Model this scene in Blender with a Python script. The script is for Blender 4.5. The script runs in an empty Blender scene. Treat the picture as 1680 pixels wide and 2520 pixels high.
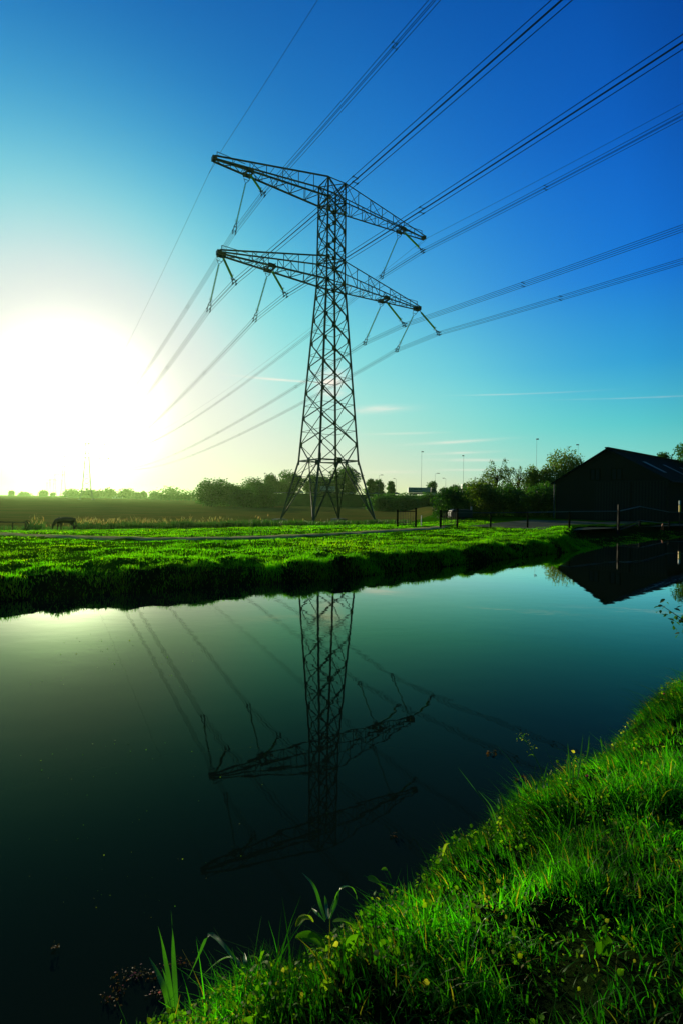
import bpy, math, random
import numpy as np
from mathutils import Vector, Matrix, Euler
R = math.radians
S = bpy.context.scene
COL = S.collection
rng = np.random.default_rng(7)
random.seed(7)

# ------------------------------------------------------------------ camera
F, RHO, V0, CAM = 1223.4, .01532, 31.17, 2.2      # focal length in photo pixels, roll, horizon offset, eye height over the water
cam = bpy.data.cameras.new('camera')
cam.sensor_fit = 'HORIZONTAL'; cam.sensor_width = 24.0; cam.lens = 24.0 * F / 1680
cam.shift_y = -V0 / 1680; cam.clip_start = .05; cam.clip_end = 20000
cam_o = bpy.data.objects.new('camera', cam); COL.objects.link(cam_o)
cr, sr = math.cos(RHO), math.sin(RHO)
cam_o.matrix_world = Matrix(((cr, -sr, 0, 0), (0, 0, -1, 0), (sr, cr, 0, CAM), (0, 0, 0, 1)))
S.camera = cam_o

# ------------------------------------------------------------------ light
SUN_AZ, SUN_EL = -28.3, 8.4
sdir = Vector((math.sin(R(SUN_AZ)) * math.cos(R(SUN_EL)), math.cos(R(SUN_AZ)) * math.cos(R(SUN_EL)), math.sin(R(SUN_EL))))
sl = bpy.data.lights.new('sun', 'SUN'); sl.energy = 5.0; sl.angle = R(.5); sl.color = (1, .86, .58)
so = bpy.data.objects.new('sun', sl); COL.objects.link(so)
so.rotation_euler = sdir.to_track_quat('Z', 'Y').to_euler(); so.location = sdir * 100
S.view_settings.view_transform = 'Standard'; S.view_settings.look = 'None'
S.view_settings.gamma = 1; S.view_settings.exposure = 0; S.view_settings.use_curve_mapping = False
S.cycles.use_denoising = True
S.cycles.max_bounces = 8; S.cycles.transparent_max_bounces = 8; S.cycles.volume_bounces = 0
S.cycles.sample_clamp_indirect = 4

W = bpy.data.worlds.new('World'); S.world = W; W.use_nodes = True
nt = W.node_tree; nt.nodes.clear()


class NB:
    """small helper to wire shader nodes"""
    def __init__(s, t): s.t = t
    def n(s, typ, **kw):
        o = s.t.nodes.new(typ)
        for k, v in kw.items(): setattr(o, k, v)
        return o
    def put(s, sock, v):
        if isinstance(v, bpy.types.NodeSocket): s.t.links.new(v, sock)
        else: sock.default_value = v
    def m(s, op, a, b=0.0, c=0.0, clamp=False):
        o = s.n('ShaderNodeMath', operation=op, use_clamp=clamp)
        s.put(o.inputs[0], a); s.put(o.inputs[1], b); s.put(o.inputs[2], c)
        return o.outputs[0]
    def vm(s, op, a, b=(0, 0, 0)):
        o = s.n('ShaderNodeVectorMath', operation=op)
        s.put(o.inputs[0], a); s.put(o.inputs[1], b)
        return o.outputs['Value'] if op in ('DOT_PRODUCT', 'LENGTH') else o.outputs[0]
    def mixc(s, f, a, b, mode='MIX'):
        o = s.n('ShaderNodeMix', data_type='RGBA', blend_type=mode)
        s.put(o.inputs[0], f); s.put(o.inputs[6], a); s.put(o.inputs[7], b)
        return o.outputs[2]
    def ramp(s, f, pts, interp='LINEAR'):
        o = s.n('ShaderNodeValToRGB'); o.color_ramp.interpolation = interp
        el = o.color_ramp.elements
        while len(el) < len(pts): el.new(.5)
        for e, (p, c) in zip(el, pts):
            e.position = p; e.color = (*c, 1) if len(c) == 3 else c
        s.put(o.inputs[0], f)
        return o.outputs[0]
    def scale(s, c, f):
        o = s.n('ShaderNodeVectorMath', operation='SCALE')
        s.put(o.inputs[0], c); s.put(o.inputs[3], f)
        return o.outputs[0]
    def noise(s, vec, scale, detail=3, rough=.55, dist=0):
        o = s.n('ShaderNodeTexNoise'); s.put(o.inputs['Vector'], vec)
        o.inputs['Scale'].default_value = scale; o.inputs['Detail'].default_value = detail
        o.inputs['Roughness'].default_value = rough; o.inputs['Distortion'].default_value = dist
        return o.outputs[0]


b = NB(nt)
gen = b.n('ShaderNodeTexCoord').outputs['Generated']
d3 = b.vm('NORMALIZE', gen)
sx = b.n('ShaderNodeSeparateXYZ'); b.put(sx.inputs[0], d3)
el = b.m('MULTIPLY', b.m('ARCSINE', sx.outputs[2]), 180 / math.pi)            # elevation, degrees
az = b.m('MULTIPLY', b.m('ARCTAN2', sx.outputs[0], sx.outputs[1]), 180 / math.pi)
gam = b.m('MULTIPLY', b.m('ARCCOSINE', b.m('MINIMUM', b.vm('DOT_PRODUCT', d3, tuple(sdir)), 1)), 180 / math.pi)
base = b.ramp(b.m('DIVIDE', el, 90, clamp=True), [
    (0, (.48, .84, .54)), (3 / 90, (.27, .80, .62)), (8 / 90, (.10, .66, .68)), (14 / 90, (.030, .42, .80)),
    (22 / 90, (.007, .24, .82)), (34 / 90, (.003, .145, .60)), (46 / 90, (.001, .095, .43)), (1, (.002, .05, .22))])
dim = b.ramp(b.m('DIVIDE', gam, 120, clamp=True), [(0, (1, 1, 1)), (42 / 120, (1, 1, 1)), (58 / 120, (.62, .74, .86)), (68 / 120, (.2, .33, .48)), (1, (.06, .10, .08))])
lowsky = b.m('MULTIPLY', b.m('EXPONENT', b.m('MULTIPLY', b.m('ABSOLUTE', el), -1 / 11)), b.ramp(b.m('DIVIDE', gam, 120, clamp=True), [(.6, (1, 1, 1)), (.95, (0, 0, 0))]))
base = b.mixc(1, base, b.mixc(lowsky, dim, (1, 1, 1, 1)), 'MULTIPLY')
def glow(width, amp, color, power=2.0):
    g = b.m('EXPONENT', b.m('MULTIPLY', b.m('POWER', b.m('DIVIDE', gam, width), power), -1))
    return b.scale(color, b.m('MULTIPLY', g, amp))
base = b.scale(base, b.m('SUBTRACT', 1, b.m('MULTIPLY', b.m('EXPONENT', b.m('MULTIPLY', b.m('POWER', b.m('DIVIDE', gam, 17), 2), -1)), .6)))
add = b.vm('ADD', base, glow(16.4, .92, (1, 0, 0), 2.8))
add = b.vm('ADD', add, glow(18.6, .90, (0, .80, .72), 2.7))
add = b.vm('ADD', add, glow(28.5, .10, (.25, 1, .3), 6.0))
side = b.m('EXPONENT', b.m('MULTIPLY', b.m('POWER', b.m('DIVIDE', b.m('ABSOLUTE', el), 25), 1.5), -1))
side = b.m('MULTIPLY', side, b.m('EXPONENT', b.m('MULTIPLY', b.m('POWER', b.m('DIVIDE', gam, 42), 4), -1)))
add = b.vm('ADD', add, b.scale((.09, .70, .10), b.m('MULTIPLY', b.m('MULTIPLY', side, b.m('SUBTRACT', 1, b.m('MULTIPLY', b.m('EXPONENT', b.m('MULTIPLY', b.m('POWER', b.m('DIVIDE', gam, 17), 2), -1)), .85))), b.m('SUBTRACT', 1, b.m('EXPONENT', b.m('MULTIPLY', b.m('POWER', b.m('DIVIDE', el, 10), 2), -1))))))
lowred = b.m('MULTIPLY', b.m('EXPONENT', b.m('MULTIPLY', b.m('POWER', b.m('DIVIDE', el, 18), 2), -1)), b.m('EXPONENT', b.m('MULTIPLY', b.m('POWER', b.m('DIVIDE', gam, 42), 4), -1)))
add = b.vm('ADD', add, b.scale((.40, .10, .02), lowred))
near_h = b.m('EXPONENT', b.m('MULTIPLY', b.m('ABSOLUTE', el), -1 / 4.5))
near_s = b.m('EXPONENT', b.m('MULTIPLY', b.m('POWER', b.m('DIVIDE', gam, 38), 2), -1))
warm = b.m('MULTIPLY', near_h, near_s)
add = b.mixc(b.m('MULTIPLY', warm, .9), add, b.mixc(1, add, (1, .90, .42, 1), 'MULTIPLY'))
add = b.vm('ADD', add, b.scale((.80, .36, .14), warm))
# the bright part of the sky levels off softly towards white, only the heart of the glow goes beyond it
sp3 = b.n('ShaderNodeSeparateXYZ'); b.put(sp3.inputs[0], add); cb3 = b.n('ShaderNodeCombineXYZ')
for i_, top_ in enumerate((.33, .29, .26)):
    over = b.m('MAXIMUM', b.m('SUBTRACT', sp3.outputs[i_], .55), 0)
    b.put(cb3.inputs[i_], b.m('ADD', b.m('MINIMUM', sp3.outputs[i_], .55), b.m('MULTIPLY', b.m('SUBTRACT', 1, b.m('EXPONENT', b.m('DIVIDE', over, -top_))), top_)))
add = b.vm('ADD', cb3.outputs[0], glow(5.4, 4.2, (1, .92, .70)))
# thin streaks of cloud, each with its own bearing, height, length and thickness (degrees)
mp = b.n('ShaderNodeCombineXYZ'); b.put(mp.inputs[0], b.m('MULTIPLY', az, .16)); b.put(mp.inputs[1], b.m('MULTIPLY', el, 1.3))
cn = b.noise(mp.outputs[0], 1.0, 5, .6, .6)
cn = b.m('MULTIPLY', b.m('SUBTRACT', cn, .34), 2.6, clamp=True)
tot = None
for a0, e0, la, le, tilt, amp in [(4.2, 10.3, 3.2, .38, .04, .55), (-6.5, 13.3, 4.5, .12, -.035, .8), (-1.4, 13.2, 1.6, 1.6, 0, .9), (7.2, 7.6, 3.6, .12, .02, .4),
                                  (12.5, 6.6, 4.2, .16, .05, .5), (13.2, 5.4, 3.2, .14, .03, .42), (14.0, 4.6, 3.6, .16, -.01, .5), (14.5, 3.5, 3.2, .12, .0, .4),
                                  (19, 11.6, 5.5, .07, -.02, .28), (33, 10.3, 7, .07, -.05, .25), (5.0, 3.2, 4, .2, .02, .3)]:
    da = b.m('SUBTRACT', az, a0)
    de = b.m('SUBTRACT', b.m('SUBTRACT', el, e0), b.m('MULTIPLY', da, tilt))
    q = b.m('ADD', b.m('POWER', b.m('ABSOLUTE', b.m('DIVIDE', da, la)), 2), b.m('POWER', b.m('ABSOLUTE', b.m('DIVIDE', de, le)), 2))
    g = b.m('MULTIPLY', b.m('EXPONENT', b.m('MULTIPLY', q, -1)), amp)
    tot = g if tot is None else b.m('ADD', tot, g)
cl = b.m('MULTIPLY', tot, b.m('ADD', .35, cn), clamp=True)
skyc = b.mixc(cl, add, (1.0, .90, .80, 1))
tex = b.n('ShaderNodeTexSky', sky_type='NISHITA'); tex.sun_disc = False
tex.sun_elevation = R(SUN_EL); tex.sun_rotation = R(SUN_AZ); tex.dust_density = 2; tex.altitude = 0
bg1 = b.n('ShaderNodeBackground'); b.put(bg1.inputs[0], tex.outputs[0]); bg1.inputs[1].default_value = .001
bg2 = b.n('ShaderNodeBackground'); b.put(bg2.inputs[0], skyc); bg2.inputs[1].default_value = 1.0
ads = b.n('ShaderNodeAddShader'); b.put(ads.inputs[0], bg1.outputs[0]); b.put(ads.inputs[1], bg2.outputs[0])
b.put(b.n('ShaderNodeOutputWorld').inputs[0], ads.outputs[0])

# ------------------------------------------------------------------ helpers
def tag(o, label=None, cat=None, group=None, kind=None):
    if label: o['label'] = label
    if cat: o['category'] = cat
    if group: o['group'] = group
    if kind: o['kind'] = kind
    return o
def thing(name, label, cat, loc=(0, 0, 0), rz=0, group=None, kind=None):
    o = bpy.data.objects.new(name, None); o.empty_display_size = .3; COL.objects.link(o)
    o.location = loc; o.rotation_euler = (0, 0, rz)
    return tag(o, label, cat, group, kind)
def link(name, me, mat, parent=None, loc=None):
    if mat is not None:
        me.materials.clear()
        for m_ in (mat if isinstance(mat, (list, tuple)) else [mat]): me.materials.append(m_)
    o = bpy.data.objects.new(name, me); COL.objects.link(o)
    if parent is not None: o.parent = parent
    if loc is not None: o.location = loc
    return o
def np_mesh(name, V, Fc, col=None, smooth=False, uv=None):
    """mesh from arrays: V (n,3), Fc (m,3 or 4)"""
    me = bpy.data.meshes.new(name)
    V = np.ascontiguousarray(V, dtype=np.float32); Fc = np.ascontiguousarray(Fc, dtype=np.int32)
    k = Fc.shape[1]
    me.vertices.add(len(V)); me.vertices.foreach_set('co', V.ravel())
    me.loops.add(Fc.size); me.loops.foreach_set('vertex_index', Fc.ravel())
    me.polygons.add(len(Fc)); me.polygons.foreach_set('loop_start', np.arange(0, Fc.size, k, dtype=np.int32))
    try: me.polygons.foreach_set('loop_total', np.full(len(Fc), k, dtype=np.int32))
    except Exception: pass
    me.update(calc_edges=True)
    if smooth: me.polygons.foreach_set('use_smooth', np.ones(len(Fc), dtype=bool))
    if col is not None:
        ca = me.color_attributes.new('tint', 'FLOAT_COLOR', 'POINT')
        c4 = np.ones((len(V), 4), dtype=np.float32); c4[:, :3] = col
        ca.data.foreach_set('color', c4.ravel())
    me.validate()
    return me

class MB:
    """collects solids; build() links them as one mesh object"""
    def __init__(s): s.v = []; s.f = []
    def add(s, vs, fs):
        o = len(s.v); s.v += [tuple(v) for v in vs]; s.f += [tuple(i + o for i in f) for f in fs]
    def box(s, c, size, rot=None):
        x, y, z = [k / 2 for k in size]
        vs = [Vector((i * x, j * y, k * z)) for i in (-1, 1) for j in (-1, 1) for k in (-1, 1)]
        if rot is not None: vs = [rot @ v for v in vs]
        s.add([v + Vector(c) for v in vs], [(0, 1, 3, 2), (4, 6, 7, 5), (0, 4, 5, 1), (2, 3, 7, 6), (0, 2, 6, 4), (1, 5, 7, 3)])
    def angle(s, p, q, w, t=None, ref=None):
        """L-section steel angle from p to q"""
        p = Vector(p); q = Vector(q); t = t or w * .16
        z = (q - p).normalized()
        ref = Vector(ref) if ref is not None else (Vector((0, 0, 1)) if abs(z.z) < .9 else Vector((1, 0, 0)))
        x = (ref - z * ref.dot(z)).normalized(); y = z.cross(x)
        pr = [(0, 0), (w, 0), (w, t), (t, t), (t, w), (0, w)]
        pr = [(a - w * .35, c - w * .35) for a, c in pr]
        vs = [p + x * a + y * c for a, c in pr] + [q + x * a + y * c for a, c in pr]
        fs = [(i, (i + 1) % 6, (i + 1) % 6 + 6, i + 6) for i in range(6)] + [(0, 3, 2, 1), (0, 5, 4, 3), (6, 7, 8, 9), (6, 9, 10, 11)]
        s.add(vs, fs)
    def bar(s, p, q, w, h=None, up=(0, 0, 1)):
        p = Vector(p); q = Vector(q); h = h or w
        z = (q - p).normalized(); up = Vector(up)
        if abs(z.dot(up)) > .95: up = Vector((1, 0, 0))
        x = z.cross(up).normalized() * w / 2; y = x.cross(z).normalized() * h / 2
        vs = [e + x * i + y * j for e in (p, q) for i, j in ((-1, -1), (1, -1), (1, 1), (-1, 1))]
        s.add(vs, [(0, 1, 2, 3), (7, 6, 5, 4), (0, 4, 5, 1), (1, 5, 6, 2), (2, 6, 7, 3), (3, 7, 4, 0)])
    def tube(s, pts, r, n=6, caps=True):
        pts = [Vector(p) for p in pts]; o = len(s.v); m = len(pts)
        rr = r if isinstance(r, (list, tuple)) else [r] * m
        for i, p in enumerate(pts):
            z = (pts[min(i + 1, m - 1)] - pts[max(i - 1, 0)]).normalized()
            u = Vector((0, 0, 1)) if abs(z.z) < .9 else Vector((1, 0, 0))
            x = z.cross(u).normalized(); y = z.cross(x)
            for k in range(n):
                a = 2 * math.pi * k / n
                s.v.append(tuple(p + (x * math.cos(a) + y * math.sin(a)) * rr[i]))
        for i in range(m - 1):
            for k in range(n):
                a = o + i * n + k; c = o + i * n + (k + 1) % n
                s.f.append((a, c, c + n, a + n))
        if caps:
            s.f.append(tuple(o + k for k in range(n))[::-1]); s.f.append(tuple(o + (m - 1) * n + k for k in range(n)))
    def plate(s, c, nrm, w, h, t=.02, up=(0, 0, 1)):
        z = Vector(nrm).normalized(); up = Vector(up)
        if abs(z.dot(up)) > .95: up = Vector((1, 0, 0))
        x = up.cross(z).normalized(); y = z.cross(x)
        a, bb = w / 2, h / 2; k = .3
        pr = [(-a, -bb * (1 - k)), (-a * (1 - k), -bb), (a * (1 - k), -bb), (a, -bb * (1 - k)), (a, bb * (1 - k)), (a * (1 - k), bb), (-a * (1 - k), bb), (-a, bb * (1 - k))]
        vs = [Vector(c) + x * i + y * j + z * (t / 2) * e for e in (-1, 1) for i, j in pr]
        s.add(vs, [tuple(range(8))[::-1], tuple(range(8, 16))] + [(i, (i + 1) % 8, (i + 1) % 8 + 8, i + 8) for i in range(8)])
    def prism(s, poly, h, axis=2, base=0.0):
        """poly: list of (a,b); extruded along axis from base to base+h"""
        n = len(poly)
        def pt(a, c, k):
            return {2: (a, c, k), 1: (a, k, c), 0: (k, a, c)}[axis]
        vs = [pt(a, c, base) for a, c in poly] + [pt(a, c, base + h) for a, c in poly]
        s.add(vs, [tuple(range(n))[::-1], tuple(range(n, 2 * n))] + [(i, (i + 1) % n, (i + 1) % n + n, i + n) for i in range(n)])
    def mesh(s, name, smooth=False):
        me = bpy.data.meshes.new(name); me.from_pydata(s.v, [], s.f); me.validate(); me.update()
        if smooth:
            for p in me.polygons: p.use_smooth = True
        return me
    def build(s, name, mat, parent=None, smooth=False, loc=None):
        return link(name, s.mesh(name, smooth), mat, parent, loc)

def copy_tree(o, parent=None):
    c = o.copy(); COL.objects.link(c)
    if parent is not None: c.parent = parent
    for ch in list(o.children): copy_tree(ch, c)
    return c

# value noise, vectorised
_perm = rng.random((256, 256))
def vnoise(x, y):
    x = np.asarray(x, float); y = np.asarray(y, float)
    xi = np.floor(x).astype(int); yi = np.floor(y).astype(int); fx = x - xi; fy = y - yi
    fx = fx * fx * (3 - 2 * fx); fy = fy * fy * (3 - 2 * fy)
    g = lambda i, j: _perm[i & 255, j & 255]
    return (g(xi, yi) * (1 - fx) + g(xi + 1, yi) * fx) * (1 - fy) + (g(xi, yi + 1) * (1 - fx) + g(xi + 1, yi + 1) * fx) * fy - .5
def sstep(a, c, x):
    t = np.clip((np.asarray(x, float) - a) / (c - a), 0, 1); return t * t * (3 - 2 * t)

# ---- photograph geometry: a pixel of the 1680x2520 photo and a distance give a place in the world
def at(px, py, Y):
    dx, dy = px - 840, 1260 - py - V0
    u = dx * cr - dy * sr; v = dx * sr + dy * cr
    return Vector((u / F * Y, Y, CAM + v / F * Y))

# ------------------------------------------------------------------ materials
def mat(name):
    m = bpy.data.materials.new(name); m.use_nodes = True; m.node_tree.nodes.clear()
    return m, NB(m.node_tree)
def out(k, sh):
    k.put(k.n('ShaderNodeOutputMaterial').inputs[0], sh)
def bsdf(k, color, rough=.6, metal=0.0, spec=.5, normal=None):
    p = k.n('ShaderNodeBsdfPrincipled'); k.put(p.inputs['Base Color'], color if isinstance(color, bpy.types.NodeSocket) else (*color, 1))
    k.put(p.inputs['Roughness'], rough); p.inputs['Metallic'].default_value = metal; p.inputs['Specular IOR Level'].default_value = spec
    if normal is not None: k.put(p.inputs['Normal'], normal)
    return p
def bump(k, h, strength=.5, dist=.05):
    o = k.n('ShaderNodeBump'); o.inputs['Strength'].default_value = strength; o.inputs['Distance'].default_value = dist
    k.put(o.inputs['Height'], h); return o.outputs[0]
def simple(name, c1, c2=None, scale=4, rough=.6, metal=0, spec=.4, bmp=0, dist=.02):
    m, k = mat(name); co = k.n('ShaderNodeTexCoord').outputs['Object']
    n = k.noise(co, scale, 4, .6)
    c = k.ramp(n, [(.3, c1), (.7, c2 or c1)])
    nr = bump(k, k.noise(co, scale * 6, 4, .6), bmp, dist) if bmp else None
    out(k, bsdf(k, c, rough, metal, spec, nr).outputs[0]); return m
def leafy(name, c1, c2, trans=.45, rough=.5, scale=2.0, spec=.35, tcol=None, attr=True):
    """leaf or blade: reflects and lets light through; each leaf carries its own tint"""
    m, k = mat(name); co = k.n('ShaderNodeTexCoord').outputs['Object']
    n = k.noise(co, scale, 3, .6)
    c = k.ramp(n, [(.3, c1), (.7, c2)])
    if attr:
        a = k.n('ShaderNodeAttribute'); a.attribute_name = 'tint'
        c = k.mixc(1, c, a.outputs['Color'], 'MULTIPLY')
    p = bsdf(k, c, rough, 0, spec)
    t = k.n('ShaderNodeBsdfTranslucent')
    k.put(t.inputs[0], k.mixc(1, c, (*(tcol or (1.6, 1.9, .9)), 1), 'MULTIPLY'))
    mx = k.n('ShaderNodeMixShader'); mx.inputs[0].default_value = trans
    k.put(mx.inputs[1], p.outputs[0]); k.put(mx.inputs[2], t.outputs[0])
    out(k, mx.outputs[0]); return m
M = {}
M['steel'] = simple('painted_steel', (.022, .070, .045), (.036, .10, .064), 1.2, .55, 0, .3)
M['wire'] = simple('conductor_metal', (.018, .034, .034), (.03, .05, .05), 3, .45, .5)
M['concrete'] = simple('concrete', (.10, .12, .09), (.18, .19, .15), 2.5, .9, 0, .2, .5, .02)
M['bark'] = simple('bark', (.022, .024, .014), (.05, .05, .03), 6, .9, 0, .2, .6, .03)
M['wood'] = simple('weathered_wood', (.006, .010, .005), (.012, .017, .009), 5, .95, 0, .0, .4)
M['darkmetal'] = simple('dark_metal', (.006, .011, .009), (.011, .018, .014), 5, .7, 0, .1)
M['lampmetal'] = simple('galvanised_metal', (.14, .19, .18), (.20, .25, .23), 3, .5, .5)
M['pipe'] = simple('painted_pipe', (.02, .07, .065), (.03, .09, .085), 3, .5, .1)
M['white'] = simple('white_panel', (.30, .50, .47), (.36, .56, .52), 2, .5)
M['teal'] = simple('teal_panel', (.008, .045, .05), (.012, .06, .065), 2, .6, 0, .2)
M['rubber'] = simple('rubber', (.012, .012, .012), (.02, .02, .02), 4, .8)
M['glass'] = simple('dark_glass', (.006, .016, .018), (.008, .016, .016), 1, .5, 0, .06)
M['horse'] = simple('horse_coat', (.010, .018, .008), (.020, .028, .012), 3, .7, 0, .1)
M['orange'] = simple('orange_plastic', (.6, .13, .02), (.7, .18, .03), 3, .5)
M['yellow'] = simple('yellow_paint', (.75, .52, .03), (.8, .6, .05), 3, .45)
M['red'] = simple('red_petals', (.5, .02, .05), (.6, .04, .09), 30, .6)
M['ink'] = simple('printed_ink', (.015, .05, .06), None, 2, .5)
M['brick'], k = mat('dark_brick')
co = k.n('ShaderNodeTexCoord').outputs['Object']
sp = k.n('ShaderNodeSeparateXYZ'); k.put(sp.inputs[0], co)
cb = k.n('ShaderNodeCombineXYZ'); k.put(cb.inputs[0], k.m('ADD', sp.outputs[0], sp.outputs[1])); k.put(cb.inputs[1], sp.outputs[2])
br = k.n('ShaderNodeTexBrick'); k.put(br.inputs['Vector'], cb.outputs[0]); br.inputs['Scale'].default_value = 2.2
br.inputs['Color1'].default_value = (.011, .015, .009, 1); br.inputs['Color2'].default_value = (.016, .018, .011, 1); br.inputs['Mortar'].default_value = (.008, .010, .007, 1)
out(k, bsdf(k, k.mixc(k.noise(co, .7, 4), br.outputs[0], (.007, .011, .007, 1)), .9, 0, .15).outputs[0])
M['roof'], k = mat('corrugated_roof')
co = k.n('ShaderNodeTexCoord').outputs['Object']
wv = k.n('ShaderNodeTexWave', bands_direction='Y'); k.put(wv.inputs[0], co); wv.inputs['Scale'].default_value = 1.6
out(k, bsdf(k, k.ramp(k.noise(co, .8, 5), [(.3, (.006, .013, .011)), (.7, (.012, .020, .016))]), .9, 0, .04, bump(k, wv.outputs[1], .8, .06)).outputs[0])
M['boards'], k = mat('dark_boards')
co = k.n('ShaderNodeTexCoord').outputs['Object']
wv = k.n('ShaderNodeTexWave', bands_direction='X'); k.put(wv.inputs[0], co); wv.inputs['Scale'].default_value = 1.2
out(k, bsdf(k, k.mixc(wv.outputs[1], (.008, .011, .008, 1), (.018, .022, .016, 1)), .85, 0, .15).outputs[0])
# insulator discs: green glass
M['disc'], k = mat('green_glass_discs')
p = bsdf(k, (.10, .42, .06), .18, 0, .6); t = k.n('ShaderNodeBsdfTranslucent'); t.inputs[0].default_value = (.34, .75, .08, 1)
mx = k.n('ShaderNodeMixShader'); mx.inputs[0].default_value = .5; k.put(mx.inputs[1], p.outputs[0]); k.put(mx.inputs[2], t.outputs[0]); out(k, mx.outputs[0])
# ground
def ground(name, c1, c2, c3, s1, s2, rough=.95, b_s=.8, b_d=.05, bs=9):
    m, k = mat(name); co = k.n('ShaderNodeTexCoord').outputs['Object']
    c = k.ramp(k.noise(co, s1, 5, .6), [(.32, c1), (.68, c2)])
    c = k.mixc(k.ramp(k.noise(co, s2, 4, .6), [(.45, (0, 0, 0)), (.7, (1, 1, 1))]), c, (*c3, 1))
    out(k, bsdf(k, c, rough, 0, 0.0, bump(k, k.noise(co, bs, 5, .65), b_s, b_d)).outputs[0]); return m
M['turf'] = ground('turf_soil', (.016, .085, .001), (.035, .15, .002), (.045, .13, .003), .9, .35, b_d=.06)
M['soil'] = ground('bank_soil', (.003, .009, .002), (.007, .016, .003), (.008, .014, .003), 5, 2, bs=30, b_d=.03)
M['bank_shade'] = ground('shaded_bank_soil', (.006, .020, .003), (.012, .034, .004), (.010, .016, .005), 3, 1.2, bs=16, b_d=.06)  # bank soil with the shade of the far bank's face put into its colour
M['gravel'] = ground('yard_gravel', (.10, .12, .07), (.17, .18, .11), (.07, .09, .05), 3, .6, bs=14, b_d=.04)
M['path'] = ground('path_gravel', (.46, .42, .15), (.58, .50, .20), (.22, .34, .06), 5, 1.2, bs=16, b_d=.03)
M['road'] = ground('asphalt', (.04, .045, .045), (.06, .065, .06), (.05, .05, .05), 1, .3)
M['slope'] = ground('rough_verge', (.02, .075, .006), (.045, .12, .008), (.04, .07, .008), .25, .08, bs=1.2, b_d=.5)
M['field'], k = mat('ploughed_field')
co = k.n('ShaderNodeTexCoord').outputs['Object']
mpn = k.n('ShaderNodeMapping'); k.put(mpn.inputs[0], co); mpn.inputs['Rotation'].default_value = (0, 0, R(20)); mpn.inputs['Scale'].default_value = (.12, 1, 1)
fu = k.noise(mpn.outputs[0], .8, 5, .65)
c = k.ramp(k.noise(co, .05, 5, .65), [(.3, (.11, .13, .022)), (.55, (.19, .145, .032)), (.75, (.12, .20, .028))])
c = k.mixc(k.ramp(fu, [(.4, (0, 0, 0)), (.62, (1, 1, 1))]), c, (.07, .11, .018, 1))
out(k, bsdf(k, c, .95, 0, 0.0, bump(k, fu, .9, .3)).outputs[0])
M['blade'] = leafy('grass_blade', (.013, .125, .001), (.040, .21, .002), .6, .5, 1.5, .1, (1.8, 2.1, .8))
M['turfblade'] = leafy('turf_blade', (.040, .20, .001), (.10, .32, .002), .65, .6, .5, .1, (1.8, 2.1, .8))
M['weed'] = leafy('weed_leaf', (.030, .12, .002), (.070, .18, .005), .6, .55, 8, .08, (2.0, 2.1, .8))
M['iris'] = leafy('iris_leaf', (.020, .10, .008), (.035, .14, .010), .5, .35, 6, .5)
M['tree'] = leafy('tree_leaf', (.024, .088, .009), (.048, .135, .013), .5, .55, .6, .3)
M['willow'] = leafy('willow_leaf', (.066, .125, .012), (.12, .18, .020), .52, .5, .6, .3)
M['reed'] = leafy('reed_leaf', (.020, .075, .012), (.04, .11, .018), .5, .5, .5, .3)
M['plume'] = leafy('reed_plume', (.19, .18, .04), (.28, .25, .07), .6, .6, 1, .2, (1.3, 1.25, 1.1))
M['dry'] = leafy('dry_leaf', (.035, .032, .008), (.075, .065, .016), .3, .6, 20, .1, (1.2, 1.1, .8))
# water: dark, still, faintly rippled; how much sky it mirrors follows from the angle of view
M['water'], k = mat('canal_water')
co = k.n('ShaderNodeTexCoord').outputs['Object']
mpn = k.n('ShaderNodeMapping'); k.put(mpn.inputs[0], co); mpn.inputs['Rotation'].default_value = (0, 0, R(-15)); mpn.inputs['Scale'].default_value = (.55, 1, 1)
rip = k.noise(mpn.outputs[0], 2.6, 2, .5)
pd = k.vm('LENGTH', k.vm('MULTIPLY', k.vm('SUBTRACT', co, (-.2, 8.4, 0)), (.45, 1.1, 1)))
patch = k.m('ADD', k.m('MULTIPLY', k.m('EXPONENT', k.m('MULTIPLY', k.m('POWER', pd, 2), -1)), 1.6), k.m('MULTIPLY', k.noise(co, .3, 2, .5), .35))
fine = k.noise(mpn.outputs[0], 11, 2, .5)
hgt = k.m('ADD', k.m('MULTIPLY', rip, .0055), k.m('MULTIPLY', k.m('MULTIPLY', fine, .0022), patch))
bn = k.n('ShaderNodeBump'); bn.inputs['Strength'].default_value = .55; bn.inputs['Distance'].default_value = .30; k.put(bn.inputs['Height'], hgt)
fr = k.n('ShaderNodeFresnel'); fr.inputs[0].default_value = 1.333; k.put(fr.inputs[1], bn.outputs[0])
gl = k.n('ShaderNodeBsdfGlossy'); k.put(gl.inputs[0], k.ramp(fr.outputs[0], [(.21, (.66, 1, .56)), (.38, (1, .92, .88))])); gl.inputs['Roughness'].default_value = .012; k.put(gl.inputs['Normal'], bn.outputs[0])
df = k.n('ShaderNodeBsdfDiffuse'); df.inputs[0].default_value = (.005, .012, .0075, 1)
mx = k.n('ShaderNodeMixShader'); k.put(mx.inputs[0], k.m('MULTIPLY', k.m('POWER', fr.outputs[0], 2.0), 5.2, clamp=True)); k.put(mx.inputs[1], df.outputs[0]); k.put(mx.inputs[2], gl.outputs[0]); out(k, mx.outputs[0])

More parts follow.
